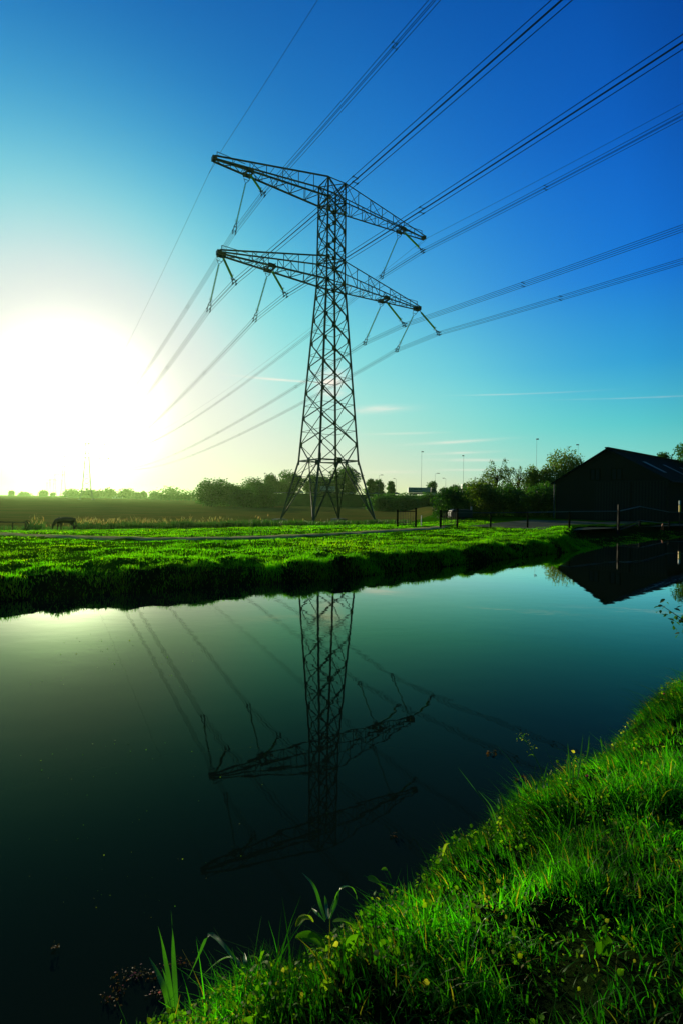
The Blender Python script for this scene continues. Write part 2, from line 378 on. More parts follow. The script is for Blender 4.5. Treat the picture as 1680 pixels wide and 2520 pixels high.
# ------------------------------------------------------------------ land and water
CRX = np.array([-2300, -400, -60, -7.4, -.4, 9.6, 20, 60, 500, 2300.])
CRY = np.array([-900, -150, -10, 10.75, 14.3, 22.6, 32, 66, 420, 1800.])
D = np.array([-.4512, .8924])
def crest_y(x): return np.interp(x, CRX, CRY)
def inland(x, y):
    """how far a point lies behind the crest of the far bank, along D"""
    x = np.asarray(x, float); y = np.asarray(y, float)
    lo = np.full(np.shape(x), -300.); hi = np.full(np.shape(x), 9000.)
    for _ in range(45):
        t = (lo + hi) / 2
        g = (y - D[1] * t) - crest_y(x - D[0] * t)
        lo = np.where(g > 0, t, lo); hi = np.where(g > 0, hi, t)
    return (lo + hi) / 2
PT = np.array([-3, -1.6, -1.0, -.75, -.5, -.25, 0, .5, 6, 13, 30, 36, 42, 46, 8000.])
PZ = np.array([-.7, -.55, -.25, -.02, .22, .40, .47, .50, .47, .26, -.55, -.85, -1.3, -1.48, -1.48])
def land_z(x, y, t=None, rough=True):
    x = np.asarray(x, float); y = np.asarray(y, float)
    if t is None: t = inland(x, y)
    off = 3.9 * sstep(9.5, 16.5, x) * (1 - .42 * sstep(16.5, 20.5, x))
    te = np.where(t < -.75, t, np.where(t < off, -.75 + (t + .75) * .75 / (.75 + off), t - off))
    rt = sstep(9.5, 14, x)
    z = np.interp(te, PT, PZ) * (1 - rt) + rt * np.where(te < 0, np.interp(te, [-3, -1.6, -.75, -.14, 0], [-.7, -.5, -.03, .14, .47]), np.interp(te, PT, PZ)) + .16 * sstep(4, 12, x) * np.exp(-((te - .6) / 1.6) ** 2) * sstep(-.7, .2, te)
    w = sstep(2, 11, x - .1 * y) * sstep(1.5, 6, te) * (1 - sstep(90, 160, t))
    z = z * (1 - w) + .5 * w
    if rough:
        a = sstep(-.9, -.2, t) * (1 - sstep(38, 48, t)) * (1 - .75 * w)
        edge = np.exp(-((t - .3) / 1.4) ** 2)
        z = z + a * (vnoise(x * 1.1, y * 1.1) * .10 + vnoise(x * 3 + 9, y * 3) * .07 + vnoise(x * 7, y * 7 + 5) * .035)
        z = z + edge * a * (vnoise(x * 1.7 + 3, y * 1.7) * .22 + vnoise(x * 4.4, y * 4.4) * .10)
    return z
def on_land(px, py):
    """where the line of sight through a photo pixel meets the far land"""
    p1 = at(px, py, 1.0); dz = p1.z - CAM
    Y = 30.
    for _ in range(60):
        X = p1.x * Y; z = float(land_z(X, Y, rough=False))
        Yn = (z - CAM) / dz if dz < 0 else 400
        Y = Y * .6 + max(5, min(Yn, 900)) * .4
    return Vector((p1.x * Y, Y, float(land_z(p1.x * Y, Y, rough=False))))
xs = np.concatenate([-np.geomspace(2300, 16, 60)[:-1], np.arange(-16, 30, .17), np.geomspace(30, 2300, 80)])
ts = np.concatenate([[-3, -2, -1.5], np.arange(-1.2, 3, .12), 3 * 1.028 ** np.arange(0, 290)])
ts = ts[ts < 2300]
cx = xs; cy = crest_y(cx)
GX = cx[None, :] + D[0] * ts[:, None]; GY = cy[None, :] + D[1] * ts[:, None]
GT = np.repeat(ts[:, None], len(xs), 1)
GZ = land_z(GX, GY, GT)
def grid_faces(nr, nc, r0=0):
    i = np.arange(nr - 1)[:, None] * nc + np.arange(nc - 1)[None, :]
    return np.stack([i, i + 1, i + 1 + nc, i + nc], -1).reshape(-1, 4)
i47 = int(np.searchsorted(ts, 44))
for nm, a, e, mt in (('canal_bank_ground', 0, i47 + 1, 'turf'), ('ploughed_field_ground', i47, len(ts), 'field')):
    V = np.stack([GX[a:e], GY[a:e], GZ[a:e]], -1).reshape(-1, 3)
    fq = grid_faces(e - a, len(xs)); gm = np_mesh(nm, V, fq, smooth=True)
    o = link(nm, gm, [M[mt], M['bank_shade']] if a == 0 else M[mt]); tag(o, kind='structure')
    if a == 0:
        fx, fz = V[fq, 0].mean(1), V[fq, 2].mean(1); ft = GT[a:e].reshape(-1)[fq].mean(1)
        shade_face = (ft < -.12 + .25 * vnoise(fx * 1.3, ft * 2)) | ((fx > 10.5) & (ft < 3.9 * sstep(9.5, 16.5, fx) * (1 - .42 * sstep(16.5, 20.5, fx)) + .1 + .4 * vnoise(fx * 2, ft * 2)))  # faces on the side turned from the sun take the shade-darkened soil
        gm.polygons.foreach_set('material_index', shade_face.astype(np.int32))
# canal water
NS = np.array([math.cos(R(40)), math.sin(R(40))]); NN = np.array([-NS[1], NS[0]])     # along / across the near bank
def near(s, n): return NS * s + NN * n
wx = [-2300, -400, -60, -7.4, -.4, 9.6, 20, 60, 500, 2300]
wv_, wf = [], []
for i, x in enumerate(wx):
    f_ = Vector((x, float(np.interp(x, CRX, CRY)), 0)); f_ = f_ + Vector((D[0], D[1], 0)) * .3
    q = near([-2500, -600, -80, -12, 0, 14, 28, 70, 600, 2700][i], 1.2)
    wv_ += [(q[0], q[1], 0), tuple(f_)]
for i in range(len(wx) - 1): wf.append((2 * i, 2 * i + 2, 2 * i + 3, 2 * i + 1))
me = bpy.data.meshes.new('canal_water'); me.from_pydata(wv_, [], wf); me.update()
tag(link('canal_water', me, M['water']), kind='structure')
# near bank
BN = np.array([-1500, -60, -6, -1.0, 0, .6, 1.1, 1.45, 1.62, 1.74, 1.86, 2.1, 2.5])
BZ = np.array([.9, .9, .82, .72, .68, .60, .50, .40, .28, .10, -.10, -.4, -.5])
def bank_z(s, n, rough=True):
    n2 = n - .13 * (1 - sstep(.5, 1.25, s)) * sstep(.9, 1.5, n) - vnoise(s * 1.3, s * 0 + .5) * .16 - vnoise(s * 4.1, s * 0 + 7.5) * .07 if rough else n
    z = np.interp(n2, BN, BZ)
    if rough:
        a = sstep(-30, -2, n) * (1 - sstep(1.6, 2.0, n))
        z = z + a * (vnoise(s * 3.2, n * 3.2) * .13 + vnoise(s * 8, n * 8 + 3) * .05 + vnoise(s * 1.2 + 4, n * 1.2) * .10)
    return z
bs_ = np.concatenate([-np.geomspace(2000, 2, 40)[:-1], np.arange(-2, 9, .045), np.geomspace(9, 2000, 50)])
bn_ = np.concatenate([-np.geomspace(1500, 1, 40)[:-1], np.arange(-1, 2.2, .04), [2.3, 2.5]])
SS, NNg = np.meshgrid(bs_, bn_)
BX = NS[0] * SS + NN[0] * NNg; BY = NS[1] * SS + NN[1] * NNg; BZZ = bank_z(SS, NNg)
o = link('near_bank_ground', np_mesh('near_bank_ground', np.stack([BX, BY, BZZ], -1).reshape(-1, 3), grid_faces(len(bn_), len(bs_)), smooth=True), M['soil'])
tag(o, kind='structure')
# gravel path on the far bank
pp = [on_land(x, y) for x, y in ((-160, 1309), (-60, 1312), (60, 1318), (200, 1324), (330, 1327), (470, 1327), (600, 1325), (720, 1321), (820, 1316), (900, 1311), (960, 1307), (1020, 1303.5), (1055, 1301), (1085, 1297))]
def smooth_line(P_, n=8):
    P_ = [np.array(p) for p in P_]; o_ = []
    for i in range(len(P_) - 1):
        a, b_, c_, d_ = P_[max(i - 1, 0)], P_[i], P_[i + 1], P_[min(i + 2, len(P_) - 1)]
        for k_ in range(n):
            t = k_ / n
            o_.append(.5 * ((2 * b_) + (-a + c_) * t + (2 * a - 5 * b_ + 4 * c_ - d_) * t * t + (-a + 3 * b_ - 3 * c_ + d_) * t ** 3))
    o_.append(P_[-1]); return np.array(o_)
pl = smooth_line(pp)
tg = np.gradient(pl, axis=0); tg /= np.linalg.norm(tg[:, :2], axis=1)[:, None]
nr_ = np.stack([-tg[:, 1], tg[:, 0]], -1)
V = []
for j, off in enumerate(np.linspace(-.62, .62, 7)):
    wob = vnoise(np.arange(len(pl)) * .7 + j * 9, np.full(len(pl), 3.3)) * (.5 if j in (0, 6) else .0)
    xy = pl[:, :2] + nr_ * (off + wob)[:, None]
    z = land_z(xy[:, 0], xy[:, 1]) * .5 + land_z(xy[:, 0], xy[:, 1], rough=False) * .5 + .075 - .07 * (abs(off) > .6)
    V.append(np.column_stack([xy, z]))
V = np.array(V)
o = link('gravel_path', np_mesh('gravel_path', V.reshape(-1, 3), grid_faces(7, len(pl))[:, ::-1], smooth=True), M['path']); tag(o, kind='structure')
PATHXY = pl[:, :2]
# farm yard in front of the barn
yd = [on_land(x, y) for x, y in ((1150, 1299), (1250, 1300.5), (1400, 1301), (1560, 1303), (1690, 1306), (1900, 1312))]
V = []
for i, p_ in enumerate(yd):
    for k_ in range(12):
        q = np.array(p_[:2]) + np.array([.55, .83]) * (k_ * 1.55)
        V.append((q[0], q[1], .53 + .02 * float(vnoise(q[0], q[1]))))
V = np.array(V)
o = link('yard_ground', np_mesh('yard_ground', V, grid_faces(len(yd), 12), smooth=True), M['gravel']); tag(o, kind='structure')

# ------------------------------------------------------------------ pylons
AL = .55245
PX, PY, PG = -2.0535, 73.0, -1.48
A3 = Vector((math.cos(AL), math.sin(AL), 0)); L3 = Vector((-math.sin(AL), math.cos(AL), 0))
ZU, ZL = 46.98, 35.14             # undersides of the upper and lower crossarm
def hw(z):
    if z < 9.25: return 5.2 + (3.2 - 5.2) * z / 9.25
    if z < 35.14: return 3.2 + (1.53 - 3.2) * (z - 9.25) / (35.14 - 9.25)
    return 1.53 + (1.45 - 1.53) * (z - 35.14) / 14.7
def cn_(i, z):
    w = hw(z); sx_, sy_ = ((-1, -1), (1, -1), (1, 1), (-1, 1))[i % 4]
    return Vector((sx_ * w, sy_ * w, z))
def make_pylon():
    root = thing('transmission_pylon', 'dark lattice steel pylon, the nearest and tallest, standing on four concrete blocks', 'pylon', (PX, PY, PG), AL, 'pylons of the power line')
    lv = [9.25, 11.68, 15.53, 19.28, 23.13, 26.64, 30.08, 33.43, 35.14, 38.4, 40.05, 42.73, 45.38, 46.98, 49.8]
    for i in range(4):
        g = MB(); ref = (-cn_(i, 0)).to_3d(); ref.z = 0
        g.angle(cn_(i, 9.25), cn_(i, 35.14), .26, .05, ref); g.angle(cn_(i, 35.14), cn_(i, 49.8), .22, .05, ref)
        for z in lv[1:-1]:
            s_ = .46 if 26 < z else .34
            if z > 34: s_ = .52
            for j, dirn in ((i, 0), (i - 1, 1)):
                a_, c_ = cn_(j, z), cn_(j + 1, z); nrm = (c_ - a_).cross(Vector((0, 0, 1)))
                inn = (c_ - a_).normalized() * (.2 if dirn == 0 else -.2)
                g.plate(cn_(i, z) + inn, nrm, s_, s_ * 1.35, .03)
        g.plate(cn_(i, 9.25) * .985 + Vector((0, 0, .3)), (cn_(i, 0).x, cn_(i, 0).y, 0), .42, 1.5, .04)
        g.build('corner_post', M['steel'], root)
    lat = MB()
    for a, e in zip(lv[1:-1], lv[2:]):
        if e - a < 1.0: continue
        for i in range(4):
            wide = .15 if i % 2 == 0 else .13
            lat.angle(cn_(i, a), cn_(i + 1, e), wide if i % 2 else .10); lat.angle(cn_(i + 1, a), cn_(i, e), wide)
            m_ = (a + e) / 2
            lat.angle(cn_(i, m_), cn_(i + 1, m_), .06)
    for z in (35.14, 38.4, 46.98, 49.8):
        for i in range(4): lat.angle(cn_(i, z), cn_(i + 1, z), .15)
        lat.angle(cn_(0, z), cn_(2, z), .09); lat.angle(cn_(1, z), cn_(3, z), .09)
    for i in range(4):      # panel above the belt: from the corners to the middle of each belt member
        mid = (cn_(i, 9.25) + cn_(i + 1, 9.25)) / 2
        lat.angle(cn_(i, 11.68), mid, .13); lat.angle(cn_(i + 1, 11.68), mid, .10)
    lat.build('bracing', M['steel'], root)
    bl = MB()
    for i in range(4):
        a, e = cn_(i, 9.25), cn_(i + 1, 9.25); mid = (a + e) / 2
        bl.angle(a, e, .17)
        bl.plate(mid, (e - a).cross(Vector((0, 0, 1))), .8, .75, .03)
        bl.angle(mid, ((cn_(i + 1, 9.25) + cn_(i + 2, 9.25)) / 2), .08)
    bl.build('belt', M['steel'], root)
    for i in range(4):
        g = MB(); ft = cn_(i, .5); tp = cn_(i, 9.25)
        g.angle(ft, tp, .26, .05, (-tp.x, -tp.y, 0))
        for j, o_ in ((i, 1), (i - 1, 0)):
            mid = (cn_(j, 9.25) + cn_(j + 1, 9.25)) / 2
            g.angle(ft, mid, .17)
            for za, zb in ((7.0, 7.0), (7.0, 9.1), (4.0, 4.0), (4.0, 7.0)):
                pa = ft.lerp(tp, (za - .5) / 8.75); pb = ft.lerp(mid, (zb - .5) / 8.75)
                g.angle(pa, pb, .07)
        pa = [ft.lerp((cn_(j, 9.25) + cn_(j + 1, 9.25)) / 2, .62) for j in (i, i - 1)]
        g.angle(pa[0], pa[1], .07)
        g.build('leg', M['steel'], root)
        f = MB(); c0 = cn_(i, 0)
        f.box((c0.x, c0.y, .22), (1.9, 1.9, .66)); f.box((c0.x, c0.y, .58), (1.3, 1.3, .08))
        f.build('footing', M['concrete'], root)
    for zb, zt, ln, att in ((ZU, 49.8, 17.5, (12.9,)), (ZL, 38.4, 16.7, (9.65, 16.4))):
        g = MB(); w0, w1 = hw(zb), hw(zt)
        for sg in (-1, 1):
            n = 7; tipb = [Vector((sg * ln, j * .28, zb)) for j in (-1, 1)]; tipt = [Vector((sg * ln, j * .28, zb + .45)) for j in (-1, 1)]
            B0 = [Vector((sg * w0, j * w0, zb)) for j in (-1, 1)]; T0 = [Vector((sg * w1, j * w1, zt)) for j in (-1, 1)]
            for j in (0, 1):
                g.angle(B0[j], tipb[j], .19, .035); g.angle(T0[j], tipt[j], .16, .03)
                pb = [B0[j].lerp(tipb[j], k_ / n) for k_ in range(n + 1)]; pt = [T0[j].lerp(tipt[j], k_ / n) for k_ in range(n + 1)]
                for k_ in range(1, n):
                    g.angle(pb[k_], pt[k_], .075)
                    g.angle(pb[k_], pt[k_ - 1] if k_ % 2 else pt[k_ + 1], .06) if k_ < n - 1 else None
            nb = 13
            qa = [B0[0].lerp(tipb[0], k_ / nb) for k_ in range(nb + 1)]; qb = [B0[1].lerp(tipb[1], k_ / nb) for k_ in range(nb + 1)]
            for k_ in range(nb):
                g.angle(qa[k_], qb[k_ + 1], .075) if k_ % 2 else g.angle(qb[k_], qa[k_ + 1], .075)
                if k_ % 2 == 0 and k_: g.angle(qa[k_], qb[k_], .065)
            qa = [T0[0].lerp(tipt[0], k_ / 6) for k_ in range(7)]; qb = [T0[1].lerp(tipt[1], k_ / 6) for k_ in range(7)]
            for k_ in range(1, 6): g.angle(qa[k_], qb[k_], .05)
            g.box((sg * (ln + .05), 0, zb + .2), (.5, .72, .5))
            for a_ in att:           # hanger frames over the insulators
                wy = B0[1].lerp(tipb[1], (a_ - w0) / (ln - w0)).y
                for da in (-.4, .4):
                    g.bar((sg * (a_ + da), -wy - .15, zb - .12), (sg * (a_ + da), wy + .15, zb - .12), .16, .22)
                g.plate((sg * a_, -wy, zb + .05), (0, 1, 0), 1.1, .6, .04); g.plate((sg * a_, wy, zb + .05), (0, 1, 0), 1.1, .6, .04)
                g.bar((sg * (a_ - .5), wy, zb), (sg * (a_ - .5), -wy, zb + .5), .07); g.bar((sg * (a_ + .5), wy, zb + .4), (sg * (a_ + .5), -wy, zb), .07)
            # short rail that rises over the tip
            tp_ = Vector((sg * (ln - .35), 0, zb + .4)); bk = T0[0].lerp(tipt[0], .74); bk.y = 0
            g.bar(tp_, tp_ + Vector((0, 0, .85)), .08); g.bar(tp_ + Vector((0, 0, .85)), bk, .06)
        g.build('crossarm', M['steel'], root)
    return root
pyl = make_pylon()
far_lab = ['pale hazy pylon across the field, second along the line from the near pylon',
           'faint small pylon left of the second one, third along the line',
           'very faint tiny pylon near the horizon, fourth along the line',
           'barely visible tiny pylon on the horizon, fifth along the line',
           'farthest ghostly pylon on the horizon, last along the line']
SPAN = 400.0
for i in range(5):
    c_ = copy_tree(pyl); L = SPAN * (i + 1)
    c_.location = (PX + L3.x * L, PY + L3.y * L, PG); c_['label'] = far_lab[i]
def P3(a, s_, z):
    """a metres along the crossarm, s_ along the line (away from the camera), z above the pylon's ground"""
    return Vector((PX, PY, PG)) + A3 * a + L3 * s_ + Vector((0, 0, z))
S0, DROP = 5.27, 4.87
phases = [(-12.9, ZU, 'left end of the upper arm', 26.5), (12.9, ZU, 'right end of the upper arm', 21.3), (-16.4, ZL, 'left tip of the lower arm', 26.5),
          (-9.65, ZL, 'lower arm, inner left', 26.2), (9.65, ZL, 'lower arm, inner right', 21), (16.4, ZL, 'right tip of the lower arm', 21)]
def lathe(mb, p, q, prof, n=10):
    p = Vector(p); q = Vector(q); z = (q - p).normalized()
    u = Vector((0, 0, 1)) if abs(z.z) < .9 else Vector((1, 0, 0)); x = z.cross(u).normalized(); y = z.cross(x); o = len(mb.v)
    for d_, r in prof:
        for k_ in range(n):
            a = 2 * math.pi * k_ / n; mb.v.append(tuple(p + z * d_ + (x * math.cos(a) + y * math.sin(a)) * r))
    for i in range(len(prof) - 1):
        for k_ in range(n):
            a = o + i * n + k_; c = o + i * n + (k_ + 1) % n; mb.f.append((a, c, c + n, a + n))
for a, zb, where, sp0 in phases:
    zc = zb - .6 - DROP
    for sg, nm in ((1, 'far side'), (-1, 'near side')):
        top = P3(a, sg * .35, zb - .2); end = P3(a, sg * S0, zc); ax = (end - top); ln = ax.length; ax.normalize()
        lab = f'green glass insulator string at {where}, slanting away towards the field' if sg > 0 else f'green glass insulator string at {where}, slanting towards the canal'
        r = thing('insulator_string', lab, 'insulator', top, 0, 'insulator strings of the near pylon')
        h = MB()
        if sg > 0:
            for e in (-.45, .45): h.bar(A3 * e + Vector((0, 0, .1)), A3 * e * .8 + ax * .45, .05); h.bar(A3 * e * .8 + ax * .45, ax * .9, .05)
            h.bar(A3 * .36 + ax * .45, A3 * -.36 + ax * .45, .05)
        else:
            h.bar(Vector((0, 0, .1)), ax * .9, .08)
        h.build('hanger', M['steel'], r)
        pr = []; d_ = .95
        while d_ < ln - 1.35:
            pr += [(d_, .035), (d_ + .05, .05), (d_ + .08, .15), (d_ + .10, .15), (d_ + .12, .04)]; d_ += .19
        g = MB(); lathe(g, (0, 0, 0), ax, pr); g.build('disc_stack', M['disc'], r, True)
        rg = MB(); cpt = ax * (ln - 1.45); y_ = ax.cross(A3).normalized()
        for e in (-1, 1):
            c0 = cpt + y_ * .22 * e
            rg.tube([c0 + (A3 * math.cos(t) + ax * math.sin(t)) * .17 for t in np.linspace(-1.2, 4.3, 12)], .018, 5)
        rg.build('arcing_ring', M['steel'], r)
        yk = MB(); e0 = ax * (ln - 1.3)
        yk.bar(ax * .85, e0, .04)
        for e in (-.21, .21): yk.bar(e0, A3 * e + ax * (ln - .7), .09, .05); yk.bar(A3 * e + ax * (ln - .7), A3 * e + ax * ln + Vector((0, 0, -.25)), .07)
        yk.bar(A3 * .25 + ax * (ln - .7), A3 * -.25 + ax * (ln - .7), .09)
        for e in (-.21, .21):
            for zz in (-.2, .2):
                c0 = A3 * e + Vector((0, 0, zz)) + ax * ln; yk.bar(c0 - L3 * .28, c0 + L3 * .28, .10, .12)
        yk.build('yoke', M['steel'], r)
def wz(t, k_, L): return -k_ * t + k_ / L * t * t
NEAR_SPAN, NK, FK = 282.0, .0818, .108
bund_lab = ['bundle of four wires hung under the left end of the upper arm', 'bundle of four wires hung under the right end of the upper arm',
            'bundle of four wires hung from the left tip of the lower arm', 'bundle of four wires hung between mast and left tip of the lower arm',
            'bundle of four wires hung between mast and right tip of the lower arm', 'bundle of four wires hung from the right tip of the lower arm']
def line_pts(a, zc, s0, k1, k2, nl, fl):
    pts = []
    for t in np.linspace(nl, 0, 110): pts.append(P3(a, -(s0 + t), zc + wz(t, k1, nl)))
    for t in np.linspace(0, fl, 130): pts.append(P3(a, s0 + t, zc + wz(t, k2, fl)))
    return pts
for (a, zb, where, sp0), lab in zip(phases, bund_lab):
    zc = zb - .6 - DROP; r = thing('conductor_bundle', lab, 'power line', P3(a, 0, zc), 0, 'conductor bundles of the power line')
    o0 = Vector(r.location); fl = SPAN - 2 * S0
    pts = line_pts(a, zc, S0, NK, FK, NEAR_SPAN, fl)
    for da in (-.21, .21):
        for dz in (-.2, .2):
            g = MB(); g.tube([p - o0 + A3 * da + Vector((0, 0, dz)) for p in pts], .023, 5); g.build('wire', M['wire'], r, True)
    for sg, k_, L, t0 in ((-1, NK, NEAR_SPAN, sp0), (1, FK, fl, 25.2)):
        t = t0
        while t < min(L, 200):
            c0 = P3(a, sg * (S0 + t), zc + wz(t, k_, L)) - o0
            for dz in (-.2, .2):
                g = MB()
                g.bar(c0 + A3 * -.21 + Vector((0, 0, dz)), c0 + A3 * .21 + Vector((0, 0, dz)), .04)
                for da in (-.21, .21): g.bar(c0 + A3 * da + Vector((0, 0, dz)) - L3 * .10, c0 + A3 * da + Vector((0, 0, dz)) + L3 * .10, .07)
                g.build('spacer', M['steel'], r)
            t += 52
for sg, lab in ((-1, 'thin single earth wire running over the left tip of the upper arm'), (1, 'thin single earth wire running over the right tip of the upper arm')):
    a = sg * 17.5; r = thing('earth_wire', lab, 'power line', P3(a, 0, ZU - .15), 0, 'earth wires of the power line'); o0 = Vector(r.location)
    g = MB(); g.tube([p - o0 for p in line_pts(a, ZU - .2, .2, .099, .095, 300, SPAN - .4)], .017, 5); g.build('wire', M['wire'], r, True)
    g = MB(); g.bar(Vector((0, 0, .1)), Vector((0, 0, -.15)), .08); g.tube([L3 * -1.2 + Vector((0, 0, -.05)), L3 * .0 + Vector((0, 0, -.4)), L3 * 2.2 + Vector((0, 0, -.3))], .02, 5); g.build('clamp', M['steel'], r)

# ------------------------------------------------------------------ blades and leaves
def blades(root, h, w, head, bend, K=4, tint=None, lean=None, twist=None):
    N = len(root); t = np.linspace(0, 1, K + 1)[None, :, None]
    hd = np.stack([np.cos(head), np.sin(head), np.zeros(N)], -1)[:, None, :]
    up = np.array([0, 0, 1.])[None, None, :]
    hh = h[:, None, None]; bb = bend[:, None, None]
    c = root[:, None, :] + up * hh * (t - .42 * np.minimum(bb, 1.2) * t ** 2.2) + hd * hh * bb * (.25 * t + .75 * t ** 2)
    tw = head + np.pi / 2 if twist is None else twist
    sd = np.stack([np.cos(tw), np.sin(tw), np.zeros(N)], -1)[:, None, :]
    ww = w[:, None, None] * (1 - t ** 1.7) * .5 + .0002
    l = c - sd * ww; r = c + sd * ww
    V = np.stack([l, r], 2).reshape(N, -1, 3); nv = 2 * (K + 1)
    j = np.arange(K)
    Fq = np.stack([2 * j, 2 * j + 1, 2 * j + 3, 2 * j + 2], -1)
    Fc = (np.arange(N)[:, None, None] * nv + Fq[None]).reshape(-1, 4)
    col = None if tint is None else np.repeat(tint, nv, 0)
    return V.reshape(-1, 3), Fc, col
def leaves(c, size, ratio, nrm_tilt=.8, tint=None, droop=0.0, fold=.25):
    """leaf shapes of eight corners, folded along the midrib, at points c"""
    N = len(c)
    th = rng.random(N) * 2 * np.pi; ph = (rng.random(N) - .5) * 2 * nrm_tilt - droop; ro = (rng.random(N) - .5) * 2.2
    ax = np.stack([np.cos(th) * np.cos(ph), np.sin(th) * np.cos(ph), np.sin(ph)], -1)
    sd = np.stack([-np.sin(th), np.cos(th), np.zeros(N)], -1)
    nz = np.cross(ax, sd)
    s2 = sd * np.cos(ro)[:, None] + nz * np.sin(ro)[:, None]; n2 = np.cross(ax, s2)
    prof = [(0, 0), (.25, .42), (.55, .5), (1, 0)]
    sz = np.broadcast_to(size, (N,))[:, None]; V = []
    for a, w in prof:
        m_ = c + ax * sz * a - n2 * sz * .18 * a * a
        if w == 0: V += [m_]
        else: V += [m_ - s2 * sz * ratio * w + n2 * sz * fold * w * .6, m_, m_ + s2 * sz * ratio * w + n2 * sz * fold * w * .6]
    V = np.stack(V, 1)           # 0 base, 1 2 3 (quarter: l m r), 4 5 6 (half), 7 tip
    Fq = np.array([(0, 2, 1, 1), (0, 3, 2, 2), (1, 2, 5, 4), (2, 3, 6, 5), (4, 5, 7, 7), (5, 6, 7, 7)])
    tri = np.array([(0, 2, 1), (0, 3, 2), (1, 2, 5), (1, 5, 4), (2, 3, 6), (2, 6, 5), (4, 5, 7), (5, 6, 7)])
    Fc = (np.arange(N)[:, None, None] * 8 + tri[None]).reshape(-1, 3)
    col = None if tint is None else np.repeat(tint, 8, 0)
    return V.reshape(-1, 3), Fc, col
def tints(N, spread=.35, yellow=.06, dry=0.0, dcol=(4.5, 1.7, 8)):
    v = 1 + (rng.random(N) - .5) * 2 * spread
    c = np.stack([v * (1 + (rng.random(N) - .5) * .5), v, v * (1 + (rng.random(N) - .5) * .6)], -1)
    y = rng.random(N) < yellow; c[y] *= np.array([2.4, 1.35, 1.0])
    if dry:
        q = rng.random(N) < dry; c[q] = np.array(dcol) * v[q][:, None]
    return c
# ------------------------------------------------------------------ far-bank turf
def turf():
    Vs, Fs, Cs = [], [], []; off = 0
    # bands: (t0, t1, x0, x1, count, height, width)
    for t0, t1, x0, x1, n, h, w in ((-.75, .15, -12, 24, 46000, .135, .016), (0, 1.6, -12, 26, 50000, .085, .016), (1.6, 6, -12, 30, 60000, .075, .018), (6, 14, -14, 26, 45000, .075, .026), (14, 42, -22, 22, 60000, .085, .05)):
        x = x0 + (x1 - x0) * rng.random(n); t = t0 + (t1 - t0) * rng.random(n)
        wx_ = x + D[0] * t; wy_ = crest_y(x) + D[1] * t
        keep = (wy_ > 4) & (np.abs(wx_) < wy_ * .76 + 2)
        cl = vnoise(wx_ * 2.2, wy_ * 2.2) + vnoise(wx_ * .7, wy_ * .7)
        keep &= rng.random(n) < np.clip(.62 + cl * 1.0, .12, 1)
        if t1 > 6:
            dmin = np.full(n, 99.)
            for q in PATHXY[::2]: dmin = np.minimum(dmin, np.hypot(wx_ - q[0], wy_ - q[1]))
            keep &= dmin > .85 + .35 * rng.random(n); low = np.clip(.35 + (dmin - .85) * .5, .35, 1)
        else: low = np.ones(n)
        keep &= (wx_ - .1 * wy_ < 8.3) | (t < 5 + rng.random(n))
        keep &= (wx_ < 11.5 + 1.5 * rng.random(n)) | (t > 3.2) | (rng.random(n) < .22)
        keep &= ~((wx_ > 13.6 + 1.4 * rng.random(n)) & (t > 1.2))
        wx_, wy_, t, cl, low = wx_[keep], wy_[keep], t[keep], cl[keep], low[keep]; N = len(wx_)
        z = land_z(wx_, wy_, t) - .01
        hh = low * h * (1 - .55 * sstep(10, 17, wx_) * (t < 3.4)) * (.45 + rng.random(N) * .9) * (1 + .9 * np.clip(cl, -.5, .7))
        V, Fc, C = blades(np.stack([wx_, wy_, z], -1), hh, w * (.7 + .6 * rng.random(N)), rng.random(N) * 6.283, .1 + .6 * rng.random(N), 2, tints(N, .3, .05) * (.72 + .62 * sstep(-.5, .5, vnoise(wx_ * .45, wy_ * .9) + .6 * vnoise(wx_ * 1.7, wy_ * 3)))[:, None] * (1 + np.clip(vnoise(wx_ * .21 + 7, wy_ * .3), 0, .5)[:, None] * np.array([1.6, .2, 0])), twist=rng.random(N) * 6.283)
        Vs.append(V); Fs.append(Fc + off); Cs.append(C); off += len(V)
    o = link('turf_grass', np_mesh('turf_grass', np.concatenate(Vs), np.concatenate(Fs), np.concatenate(Cs)), M['turfblade'])
    tag(o, 'short bright green grass covering the far canal bank', 'grass', kind='stuff')
turf()
